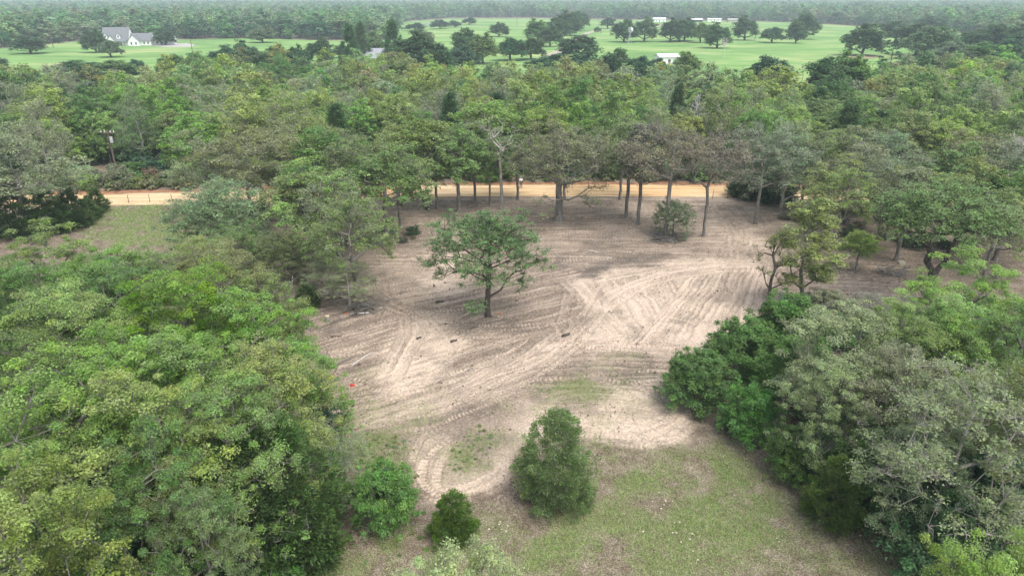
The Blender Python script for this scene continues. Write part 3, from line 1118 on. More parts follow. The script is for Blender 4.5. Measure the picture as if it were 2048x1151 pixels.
# the wood behind the road: crowns closing down to the undergrowth
for s in (34, 35, 36):
    proto('wood', seed=s, h=12.5, r=6, base=0.12, boughs=22, puffs=13, leaves=56, leaf=0.27, puff_r=0.8, twigs=2, trunk_r=0.27, min_r=0.018, fill=0.25, flat=0.55, aspect=0.7, up=0.9, low=0.22)
for s in (44, 45):
    proto('wood_thin', seed=s, h=12.5, r=6, base=0.14, boughs=22, puffs=16, leaves=38, leaf=0.23, puff_r=0.8, twigs=5, trunk_r=0.25, bark='bark_pale', bare=0.14, min_r=0.018, fill=0.35, flat=0.55, up=0.8, low=0.22)
for s in (51, 52, 53, 54):
    proto('far', seed=s, h=12.5, r=6, base=0.1, boughs=21, puffs=9, leaves=40, leaf=0.38, puff_r=0.98, twigs=1, trunk_r=0.28, min_r=0.03, fill=0.2, flat=0.55, aspect=0.75, up=0.9, low=0.2)
for s in (57, 58):
    proto('far_thin', seed=s, h=12.5, r=6, base=0.12, boughs=21, puffs=11, leaves=26, leaf=0.32, puff_r=0.95, twigs=3, trunk_r=0.27, bark='bark_pale', min_r=0.028, fill=0.3, bare=0.14, up=0.8, low=0.2)
for s in (61, 62, 63):
    proto('live_oak', seed=s, h=11, r=7, base=0.12, boughs=24, puffs=12, leaves=42, leaf=0.5, puff_r=1.2, twigs=0, trunk_r=0.5, min_r=0.05, bark='bark_dark', fill=0.4, flat=0.65, aspect=0.8, low=0.24, up=0.9)
# cedars and shrubs
for s in (71, 72):
    proto('cedar_near', seed=s, h=6, r=2.6, base=0.02, boughs=40, puffs=15, leaves=64, leaf=0.20, puff_r=0.40, twigs=0, trunk_r=0.10, shape='cone', bark='bark_dark', flat=0.9, fill=0.5, aspect=0.30, bare=0, straight=True)
proto('cedar_mid', seed=75, h=8, r=2.8, base=0.02, boughs=34, puffs=9, leaves=46, leaf=0.36, puff_r=0.55, twigs=0, trunk_r=0.14, shape='cone', bark='bark_dark', flat=0.9, fill=0.5, aspect=0.34, bare=0, straight=True)
for s in (81, 82):
    proto('shrub', seed=s, h=4, r=2.4, base=0.02, boughs=22, puffs=14, leaves=95, leaf=0.12, puff_r=0.38, twigs=2, trunk_r=0.07, fill=0.5, flat=0.75, bare=0.02, aspect=0.65, low=0.2, up=0.8, stray=1.25, lop=(0.12, 0.08))
proto('willow_bush', seed=84, h=6, r=2.5, base=0.02, boughs=44, puffs=18, leaves=60, leaf=0.14, puff_r=0.34, twigs=2, trunk_r=0.09, shape='cone', fill=0.6, flat=0.85, bare=0.0, aspect=0.38, stray=1.15)
proto('twig_shrub', seed=86, h=3, r=2.4, base=0.06, boughs=18, puffs=22, leaves=14, leaf=0.09, puff_r=0.4, twigs=7, trunk_r=0.05, bark='bark_pale', fill=0.6, bare=0.4, min_r=0.009, low=0.2)
# named single trees
proto('lone', seed=192, h=10.6, r=5.0, base=0.36, boughs=22, puffs=28, leaves=46, leaf=0.135, puff_r=0.46, twigs=7, trunk_r=0.23, bark='bark_dark', bare=0.16, fill=0.35, flat=0.5, hang=0.35, limbs_low=2, gnarl=0.26, min_r=0.012, low=0.3, up=0.8, lop=(-0.08, 0.05), stray=1.05)
proto('big_clear', seed=94, h=14, r=6.6, base=0.36, boughs=19, puffs=20, leaves=50, leaf=0.17, puff_r=0.66, twigs=6, trunk_r=0.40, bark='bark', bare=0.16, fill=0.1, min_r=0.017, limbs_low=3, low=0.17, up=0.8, hang=0.25)
proto('forked', seed=95, h=11, r=5.4, base=0.50, boughs=20, puffs=20, leaves=66, leaf=0.14, puff_r=0.6, twigs=5, trunk_r=0.32, bark='bark_dark', bare=0.14, fill=0.3, fork=2, min_r=0.015, up=0.8)
proto('lean_left', seed=96, h=13, r=5.4, base=0.34, boughs=20, puffs=16, leaves=46, leaf=0.22, puff_r=0.7, twigs=4, trunk_r=0.25, lean=(-0.32, 0), bark='bark_dark', min_r=0.016, fill=0.25, low=0.26, up=0.8)
proto('dead', seed=97, h=12.4, r=3.8, base=0.5, boughs=10, puffs=4, leaves=0, puff_r=0.8, twigs=4, trunk_r=0.20, bark='bark_pale', fill=0.1, gnarl=0.45, min_r=0.022, lean=(0.05, 0), low=0.3)
proto('dead', seed=98, h=9, r=3.2, base=0.4, boughs=9, puffs=6, leaves=0, puff_r=0.7, twigs=4, trunk_r=0.2, bark='deadwood', fill=0.2, gnarl=0.3, min_r=0.025)
proto('slim', seed=99, h=12, r=2.6, base=0.38, boughs=16, puffs=14, leaves=38, leaf=0.19, puff_r=0.58, twigs=5, trunk_r=0.145, bark='bark', bare=0.15, fill=0.1, min_r=0.015, shape='tall', up=0.8)
proto('slender', seed=205, h=12, r=2.8, base=0.18, boughs=20, puffs=17, leaves=60, leaf=0.15, puff_r=0.5, twigs=5, trunk_r=0.15, bark='bark', bare=0.15, fill=0.12, min_r=0.013, shape='tall', up=0.8, gnarl=0.2)
proto('snag', seed=101, h=7.2, r=2.6, base=0.30, boughs=9, puffs=9, leaves=24, leaf=0.14, puff_r=0.45, twigs=6, trunk_r=0.17, bark='bark_dark', bare=0.3, fill=0.1, min_r=0.013, shape='tall', gnarl=0.25)
proto('pine', seed=103, h=13, r=6.0, base=0.12, boughs=22, puffs=11, leaves=30, leaf=0.6, puff_r=0.95, twigs=0, trunk_r=0.3, shape='cone', bark='bark_dark', flat=0.3, fill=0.0, aspect=0.35, bare=0, straight=True)
# for the distant woods
for s in (111, 112, 113, 114):
    proto('wood_far', seed=s, h=12, r=5.6, base=0.08, boughs=17, puffs=5, leaves=22, leaf=0.85, puff_r=1.35, twigs=0, trunk_r=0.3, min_r=0.08, fill=0.15, flat=0.6, aspect=0.8, leafmat='leaf_far', low=0.2, up=0.9)
for s in (117, 118, 119):
    proto('wood_back', seed=s, h=12, r=5.6, base=0.08, boughs=20, puffs=8, leaves=34, leaf=0.46, puff_r=1.05, twigs=1, trunk_r=0.28, min_r=0.035, bark='bark_pale', fill=0.2, flat=0.55, aspect=0.75, leafmat='leaf_far', low=0.2, up=0.9)
for s in (115, 116):
    proto('brush', seed=s, h=2.0, r=1.7, base=0.03, boughs=11, puffs=9, leaves=28, leaf=0.19, puff_r=0.36, twigs=2, trunk_r=0.04, fill=0.4, flat=0.7, bare=0.05, leafmat='leaf_far', min_r=0.012, low=0.2, up=0.8)
# ------------------------------------------------------------------ tree placing
COL = dict(
    bright=(0.260, 0.362, 0.108), yellow=(0.310, 0.385, 0.135), green=(0.165, 0.265, 0.085), olive=(0.235, 0.305, 0.118),
    grey=(0.270, 0.325, 0.175), tan=(0.335, 0.395, 0.205), pale=(0.350, 0.400, 0.190), dark=(0.100, 0.168, 0.075), cedar=(0.112, 0.178, 0.060),
    brown=(0.245, 0.258, 0.172), lush=(0.150, 0.265, 0.075), deep=(0.095, 0.180, 0.088), mist=(0.190, 0.255, 0.135), moss=(0.165, 0.235, 0.085))
RND = random.Random(7)
TREES = []          # (x, y, r) of everything placed


def add_tree(family, x, y, h, r, col, name, label, cat, group=None, rz=None, variant=None, sx=1.0):
    tm, cm, ph, pr = PROTO[family][RND.randrange(len(PROTO[family])) if variant is None else variant]
    e = empty(name, (x, y, ground_height(x, y) if y < 130 else float(terrain(x, y))), RND.uniform(0, 6.283) if rz is None else rz)
    k_ = r / pr * (1.14 if family not in ('cedar_near', 'cedar_mid', 'willow_bush', 'dead', 'pine') else 1.0)
    e.scale = (k_ * sx, k_, h / ph)
    t = link('trunk', tm, e)
    if cm:
        c = link('crown', cm, e)
        j = [RND.uniform(0.9, 1.1) for _ in range(3)]
        base = COL[col] if isinstance(col, str) else col
        c.color = (*(min(1, b * k) for b, k in zip(base, j)), 1)
    tag(e, label, cat, group)
    TREES.append((x, y, r))
    return e


NAMES = {'o': ('post_oak_tree', 'tree'), 'c': ('cedar_tree', 'tree'), 'l': ('live_oak_tree', 'tree'), 's': ('leafy_shrub', 'shrub'), 'b': ('cedar_bush', 'shrub'), 'd': ('dead_tree', 'tree'), 'p': ('pine_tree', 'tree'), 't': ('twiggy_shrub', 'shrub')}


def T(kind, family, mode, px, py, h, r, col, label, group=None, rz=None, variant=None, sx=1.0):
    """mode 'b': (px, py) is where the trunk meets the ground; 'c': the middle of the crown"""
    x, y = G(px, py, 0.0 if mode == 'b' else h * 0.66)
    nm, cat = NAMES[kind]
    return add_tree(family, x, y, h, r, col, nm, label, cat, group, rz, variant, sx)


GL = 'oaks of the thicket on the left'
# --- thicket filling the left foreground
for row in (
    ('o', 'near', 'c', 75, 535, 11.5, 4.5, 'bright', 'bright green oak at the left picture edge just below the dark cedars'),
    ('o', 'near', 'c', 205, 568, 11, 4.3, 'bright', 'bright green oak below the grassy patch, second in the back row of the left thicket'),
    ('o', 'near_thin', 'c', 300, 580, 10.5, 3.8, 'olive', 'olive oak in the back row of the left thicket below the grassy patch'),
    ('o', 'near_thin', 'c', 402, 535, 9.5, 3.2, 'yellow', 'thin yellow-green oak in front of the grassy patch, branches showing'),
    ('o', 'near', 'c', 445, 575, 11, 4.3, 'olive', 'dull olive rounded oak behind the brightest oak of the left thicket'),
    ('o', 'near_thin', 'c', 235, 620, 11, 4.5, 'green', 'dark olive oak with shadowed gaps in the middle of the left thicket'),
    ('o', 'near', 'c', 30, 625, 11, 4.2, 'green', 'mid green oak cut by the left picture edge halfway down'),
    ('o', 'near', 'c', 385, 645, 12.5, 4.5, (0.22, 0.33, 0.06), 'brightest lime green domed oak in the middle of the left thicket'),
    ('o', 'near', 'c', 140, 690, 12, 4.4, 'yellow', 'yellow-green domed oak left of the brightest oak of the thicket'),
    ('o', 'near', 'c', 500, 700, 11.5, 4.2, 'bright', 'bright oak on the right flank of the left thicket beside the bare soil'),
    ('o', 'near_thin', 'c', 530, 615, 9.5, 3.2, 'olive', 'thin olive oak at the corner of the left thicket above the bare soil'),
    ('o', 'near', 'c', 265, 750, 12, 4.3, 'bright', 'bright oak directly below the brightest domed oak of the left thicket'),
    ('o', 'near', 'c', 45, 770, 12, 4.2, 'green', 'mid green oak at the left picture edge, two thirds of the way down'),
    ('o', 'near', 'c', 390, 800, 11.5, 4.1, 'bright', 'open bright oak with dark trunk showing amid the left thicket'),
    ('o', 'near_thin', 'c', 520, 800, 11, 4.0, 'yellow', 'thin yellow-green oak with soil visible through it, right flank of the left thicket'),
    ('o', 'near_thin', 'c', 610, 790, 8.5, 3.0, 'bright', 'low sparse oak nearest the bare soil on the left thicket edge'),
    ('o', 'near', 'c', 160, 850, 12.5, 4.3, 'bright', 'leafy bright oak in the lower part of the left thicket'),
    ('o', 'near', 'c', 300, 905, 12.5, 4.2, 'yellow', 'yellow-tipped oak low in the left thicket with grey twigs beneath'),
    ('o', 'near_thin', 'c', 450, 880, 11.5, 3.6, 'bright', 'bright oak with pale bare twigs above the large dark cedar'),
    ('o', 'near_thin', 'c', 572, 850, 9.5, 2.7, 'yellow', 'sparse oak overhanging the top of the large dark cedar'),
    ('o', 'near', 'c', 40, 930, 13, 4.2, 'bright', 'bright oak at the left picture edge above the bottom corner'),
    ('o', 'near', 'c', 290, 1000, 11.5, 2.9, 'green', 'green oak with drooping sprays near the bottom left'),
    ('o', 'near', 'c', 55, 1100, 13.5, 3.6, 'bright', 'bright oak filling the bottom left corner'),
    ('o', 'near_thin', 'c', 400, 1060, 9.5, 2.0, 'olive', 'twiggy thin oak at the bottom edge left of the large cedar'),
    ('o', 'bare_grey', 'c', 655, 900, 6.5, 2.2, 'grey', 'small nearly bare grey oak beside the left edge of the dirt'),
):
    T(*row, group=GL)
T('c', 'cedar_near', 'b', 590, 1105, 8.2, 3.5, 'cedar', 'largest dark green cedar at the bottom left of the clearing')
T('c', 'cedar_near', 'b', 490, 1150, 7.6, 3.2, 'cedar', 'dark cedar hidden behind the largest cedar at the bottom edge')
T('c', 'cedar_near', 'b', 240, 1190, 7.0, 3.4, 'deep', 'blue-green cedar under the oaks near the bottom left corner')
T('c', 'cedar_near', 'b', 330, 1010, 6, 2.8, 'deep', 'dark cedar in the gap between oaks of the left thicket')
T('s', 'shrub', 'b', 120, 1080, 5, 3.0, 'deep', 'dark shrub under the oaks at the lower left')
T('s', 'shrub', 'b', 640, 880, 3.2, 1.8, 'deep', 'dark blue-green shrub beside the small nearly bare grey oak')
T('s', 'shrub', 'b', 595, 690, 3.4, 1.0, 'bright', 'slim leafy sapling sticking out over the left edge of the dirt', sx=0.8)
# --- shrubs and small trees of the lower clearing
T('s', 'shrub', 'b', 772, 1062, 4.2, 1.5, (0.17, 0.33, 0.085), 'rounded bright green leafy shrub left of the small round cedar')
T('b', 'cedar_near', 'b', 908, 1074, 2.9, 1.42, (0.125, 0.20, 0.05), 'small round dark green cedar at the bottom centre', variant=0)
T('o', 'willow_bush', 'b', 1108, 1000, 6.0, 2.4, (0.22, 0.31, 0.115), 'conical olive green young tree standing at the lower centre')
T('o', 'near_thin', 'c', 925, 1250, 11.0, 2.9, 'pale', 'pale yellow-green treetop poking up at the bottom edge centre')
T('o', 'near', 'c', 1985, 1215, 12.5, 2.5, 'bright', 'bright green treetop in the bottom right corner')
# --- right-hand thicket
GR = 'oaks and shrubs of the thicket on the right'
for row in (
    ('s', 'shrub', 'b', 1405, 806, 4.0, 2.2, 'green', 'dark rounded shrub jutting farthest into the bare soil on the right'),
    ('s', 'shrub', 'b', 1480, 765, 5.0, 2.3, 'lush', 'vivid green shrub behind the farthest jutting one on the right'),
    ('s', 'shrub', 'b', 1560, 715, 5.2, 2.8, 'lush', 'vivid green shrub at the sand field corner beneath the thin pole-like oak'),
    ('s', 'shrub', 'b', 1500, 875, 4.0, 1.6, 'lush', 'bright yellow-green shrub at the grass edge of the right thicket'),
    ('s', 'shrub', 'b', 1585, 800, 5.2, 2.4, 'green', 'dark green shrub in front of the tan oak'),
    ('s', 'shrub', 'b', 1572, 660, 3.4, 1.7, 'deep', 'dark green shrub at the foot of the thin yellow oak'),
    ('s', 'shrub', 'b', 1655, 640, 3, 2.0, 'grey', 'grey-green low shrub between the thin yellow oak and the forked oak'),
    ('s', 'shrub', 'b', 1588, 950, 3.4, 1.4, 'lush', 'vivid green shrub beside the cedar bush on the right'),
    ('o', 'near_thin', 'c', 1700, 700, 10.5, 4.3, 'tan', 'broad tan and grey-green oak at the front of the right thicket'),
    ('o', 'near_thin', 'c', 1660, 800, 8.5, 2.5, 'tan', 'tan lower crown under the broad tan oak'),
    ('o', 'near_thin', 'c', 1800, 785, 10.0, 3.2, 'grey', 'grey-green thin oak right of the broad tan oak'),
    ('o', 'near', 'c', 1820, 690, 11, 3.8, 'olive', 'olive leafy oak behind the broad tan oak'),
    ('o', 'near', 'c', 1950, 600, 11.5, 4.6, 'bright', 'bright green oak in front of the forked oak by the right picture edge'),
    ('o', 'near', 'c', 1915, 690, 10.5, 3.6, 'yellow', 'yellow-green oak in the middle of the right thicket'),
    ('o', 'near', 'c', 2040, 690, 11.5, 4.2, 'green', 'green oak cut by the right picture edge'),
    ('o', 'bare_grey', 'c', 1935, 845, 12.5, 4.4, (0.29, 0.39, 0.18), 'large half-bare oak with pale grey branches at the right'),
    ('o', 'near_thin', 'c', 2050, 830, 12, 3.8, 'olive', 'olive oak at the right picture edge behind the half-bare oak'),
    ('o', 'near_thin', 'c', 1850, 915, 8.5, 2.6, 'grey', 'low grey-green crown beneath the large half-bare oak'),
    ('s', 'shrub', 'b', 1900, 1010, 5, 3.0, 'deep', 'dark green undergrowth shrub beneath the half-bare oak'),
    ('s', 'shrub', 'b', 2010, 1090, 5.5, 3.0, 'deep', 'dark green shrub at the lower right picture edge'),
    ('s', 'shrub', 'b', 1905, 1140, 5.0, 2.6, 'deep', 'large blue-green shrub near the bottom right corner'),
    ('s', 'shrub', 'b', 1735, 985, 5, 2.4, 'green', 'dark shrub in the shade below the thin grey-green oak'),
    ('b', 'cedar_near', 'b', 1658, 1042, 4.2, 1.75, (0.14, 0.225, 0.062), 'dark green cedar bush on the litter at the right'),
    ('t', 'twig_shrub', 'b', 1745, 660, 3.4, 2.6, 'grey', 'bare grey twiggy bush in front of the forked oak'),
    ('t', 'twig_shrub', 'b', 1810, 655, 3.0, 2.2, 'grey', 'small bare twiggy bush under the forked oak'),
):
    T(*row, group=GR)
# --- trees standing in the clearing
T('o', 'lone', 'b', 977, 632, 10.6, 5.1, (0.20, 0.27, 0.11), 'lone dark-trunked oak in the middle of the cleared soil', rz=0.6)
T('o', 'big_clear', 'b', 1117, 441, 14.2, 6.8, (0.25, 0.31, 0.14), 'large oak with the thickest trunk near the dirt road', rz=0.3)
T('d', 'dead', 'b', 1004, 419, 12.9, 4.2, 'grey', 'tall bleached dead tree beside the dirt road', variant=0, rz=2.4)
GC = 'oaks standing between the clearing and the dirt road'
for row in (
    ('o', 'lean_left', 'b', 858, 420, 13, 5.4, 'olive', 'oak with a dark trunk leaning left before the dirt road', 0.0),
    ('o', 'mid_open', 'b', 874, 417, 12.5, 4.8, 'grey', 'grey-green oak right of the left-leaning oak', None),
    ('o', 'mid', 'b', 917, 423, 11.5, 4.8, 'olive', 'olive oak with straight dark trunk left of the dead tree', None),
    ('o', 'slim', 'b', 950, 405, 12, 3.0, 'olive', 'slim oak just left of the bleached dead tree', None),
    ('o', 'mid_open', 'b', 980, 411, 11, 3.8, 'green', 'green oak with leaning trunk touching the dead tree', None),
    ('o', 'slim', 'b', 1035, 400, 10, 3.0, 'green', 'slim dark-trunked tree beside the standing person', None),
    ('o', 'slim', 'b', 1252, 433, 13, 3.6, 'olive', 'slim straight oak, left one of the two thin trunks right of the thickest trunk', None),
    ('o', 'slim', 'b', 1276, 449, 13.5, 3.6, 'brown', 'slim brownish oak, right one of the two thin trunks', None),
    ('o', 'mid_dead_leaf', 'b', 1330, 476, 14.6, 6.4, 'brown', 'purple-brown oak with withered crown in the clearing', 1.0),
    ('o', 'mid_dead_leaf', 'b', 1407, 472, 14, 4.8, (0.255, 0.275, 0.175), 'forked brownish oak with broken pale branches', 2.2),
    ('o', 'mid_open', 'b', 1510, 448, 14, 5.4, 'grey', 'grey-green oak at the back right corner of the bare soil', None),
    ('o', 'mid_open', 'b', 1240, 398, 13, 5, 'olive', 'olive oak at the near road edge behind the two thin trunks', None),
    ('o', 'snag', 'b', 1533, 628, 8.6, 2.0, 'olive', 'thin pole-like oak with few leaves beside the sand field', None),
    ('o', 'slender', 'b', 1597, 615, 11.4, 3.0, 'yellow', 'thin yellow-green oak right of the pole-like oak', None),
    ('o', 'forked', 'b', 1853, 606, 11.6, 5.8, 'olive', 'oak with a low forked dark trunk at the right of the clearing', 0.25),
    ('o', 'mid', 'b', 1711, 540, 4.6, 2.0, 'bright', 'little bright green tree in the right part of the clearing', None),
    ('o', 'mid_open', 'b', 1668, 500, 10.5, 4.2, 'yellow', 'yellow-green oak behind the thin yellow oak', None),
    ('o', 'mid_open', 'b', 1692, 452, 12.5, 5.2, 'grey', 'grey oak with two trunks seen under its crown, right of the soil', None),
    ('o', 'mid_open', 'b', 1770, 480, 11, 4.6, 'grey', 'grey-green oak left of the bright gap in the road', None),
    ('o', 'slim', 'b', 1792, 520, 11, 3.2, 'grey', 'sparse slim oak before the road gap at the right', None),
    ('o', 'mid', 'b', 1905, 500, 10.5, 4.6, 'olive', 'olive oak behind the forked oak', None),
    ('o', 'mid', 'b', 1990, 520, 11, 5.0, 'green', 'green oak at the right edge behind the bright oak', None),
    ('o', 'mid_open', 'b', 2060, 480, 12.5, 5.2, 'grey', 'grey-green oak at the right picture edge near the road', None),
    ('o', 'mid_open', 'b', 1600, 420, 13, 5.2, 'grey', 'grey oak with dark undergrowth at the back right of the clearing', None),
    ('o', 'mid_open', 'b', 1930, 440, 12.5, 5.0, 'grey', 'grey-green oak between the road gap and the right picture edge', None),
    ('o', 'mid_open', 'b', 712, 592, 10.8, 4.8, 'olive', 'shaggy oak with foliage hanging low at the left of the soil', None),
    ('o', 'mid_open', 'b', 654, 527, 11.8, 5.4, 'yellow', 'yellow-green oak with straight dark trunk left of the shaggy oak', None),
    ('o', 'mid', 'b', 775, 490, 12, 5.4, 'olive', 'olive oak behind the shaggy oak', None),
    ('o', 'bare_grey', 'b', 662, 592, 5.0, 2.6, 'grey', 'low bushy grey-green oak between the brush pile and the shaggy oak', None),
    ('o', 'mid_open', 'b', 735, 450, 12.5, 5.4, 'olive', 'olive oak by the road behind the straight dark trunk', None),
    ('o', 'mid_open', 'b', 590, 440, 12.5, 5.2, 'yellow', 'yellow-green oak by the road right of the spreading grey-green oak', None),
    ('o', 'mid', 'b', 670, 425, 12.0, 5.0, 'green', 'mid green oak by the road left of the leaning oak', None),
    ('o', 'mid_open', 'b', 425, 425, 11.5, 5.0, 'grey', 'grey-green oak by the road at the right end of the grassy patch', None),
    ('o', 'wood_thin', 'b', 1560, 430, 12.5, 5.0, 'grey', 'grey-green oak hiding the road right of the back corner', None),
    ('o', 'mid_open', 'b', 1650, 430, 12.5, 5.0, 'olive', 'olive oak hiding the road behind the thin yellow oak', None),
    ('o', 'wood_thin', 'b', 1735, 435, 12, 4.6, 'grey', 'grey-green oak just left of the bright road gap', None),
    ('o', 'wood', 'b', 1885, 445, 11, 4.6, 'olive', 'olive oak just right of the bright road gap', None),
    ('o', 'wood_thin', 'b', 1980, 450, 12, 5, 'grey', 'grey-green oak before the white bare dead tree', None),
    ('o', 'mid_open', 'b', 690, 540, 10.5, 4.6, 'grey', 'grey-green oak just left behind the shaggy oak', None),
    ('o', 'mid_open', 'b', 800, 455, 11, 4.4, 'grey', 'grey-green oak right behind the shaggy oak near the road', None),
    ('o', 'mid_open', 'b', 1645, 478, 10.5, 4.2, 'yellow', 'yellow-green oak between the thin yellow oak and the little bright tree', None),
    ('o', 'mid_open', 'b', 1748, 505, 10, 4.2, 'olive', 'olive oak behind the little bright green tree', None),
    ('o', 'mid_open', 'b', 1965, 560, 10.5, 4.6, 'yellow', 'yellow-green oak right of the forked oak', None),
    ('o', 'slim', 'b', 601, 514, 10, 3.2, 'yellow', 'slim oak at the left of the straight dark trunk', None),
    ('o', 'slim', 'b', 621, 500, 10.5, 3.2, 'green', 'slim oak right behind the straight dark trunk', None),
    ('o', 'mid_open', 'b', 533, 455, 14.2, 6.4, 'grey', 'tall grey-green oak with spreading crown over the road at the left', None),
    ('o', 'mid_open', 'b', 505, 440, 13, 5.6, 'olive', 'tall olive oak left beside the spreading grey-green oak', None),
    ('o', 'mid_shaggy', 'b', 452, 530, 10, 5.0, 'grey', 'bushy grey-green oak at the right end of the grassy patch', None),
    ('o', 'mid_open', 'b', 480, 570, 7.5, 3.2, 'olive', 'low shaggy oak beside the brush pile', None),
    ('o', 'bare_grey', 'b', 700, 615, 5, 2.8, 'grey', 'low grey-green oak growth at the foot of the shaggy oak', None),
    ('o', 'mid_open', 'b', 60, 470, 14, 6.8, 'tan', 'large pale grey oak at the left picture edge beside the road', None),
    ('o', 'mid_open', 'b', -40, 480, 14, 6.0, 'grey', 'grey oak cut by the left picture edge near the road', None),
):
    T(*row[:-1], group=GC, rz=row[-1])
GD = 'cedars in and around the clearing'
for row in (
    ('o', 'mid_shaggy', 'b', 572, 575, 6.5, 2.6, 'moss', 'dark shaggy oak behind the brush pile'),
    ('b', 'cedar_mid', 'b', 615, 615, 2.4, 1.3, 'cedar', 'low dark cedar bush on the soil by the brush pile'),
    ('c', 'cedar_mid', 'b', 40, 470, 6.5, 3.2, 'cedar', 'dark cedar under the large pale grey oak'),
    ('c', 'cedar_mid', 'b', 105, 465, 5.5, 3.0, 'cedar', 'dark cedar right below the large pale grey oak'),
    ('c', 'cedar_mid', 'b', 150, 455, 5.0, 2.6, 'cedar', 'dark cedar at the left end of the grassy patch'),
    ('b', 'cedar_mid', 'b', 197, 424, 3.4, 1.7, 'cedar', 'small pointed cedar at the road edge'),
    ('b', 'cedar_mid', 'b', 180, 440, 2.8, 1.8, 'cedar', 'low cedar bush next to the small pointed cedar'),
    ('c', 'cedar_mid', 'b', 1500, 395, 6, 3.4, 'dark', 'dark cedar thicket at the road behind the back right corner'),
    ('c', 'cedar_mid', 'b', 1545, 405, 5.5, 3.2, 'dark', 'dark low cedar right of the road end'),
):
    T(*row, group=GD)
T('s', 'mid_shaggy', 'b', 1345, 474, 5.0, 2.4, 'grey', 'grey-green shrub at the foot of the purple-brown oak')
T('d', 'dead', 'b', 2000, 400, 10, 3.5, 'grey', 'white bare dead tree near the right picture edge', variant=1)
T('d', 'dead', 'c', 1395, 225, 12, 2.2, 'grey', 'thin bare dead tree in the wood behind the purple-brown oak', variant=1)
T('d', 'dead', 'b', 1690, 440, 11, 3.2, 'grey', 'bare branching dead tree behind the grey oak with two trunks', variant=1)

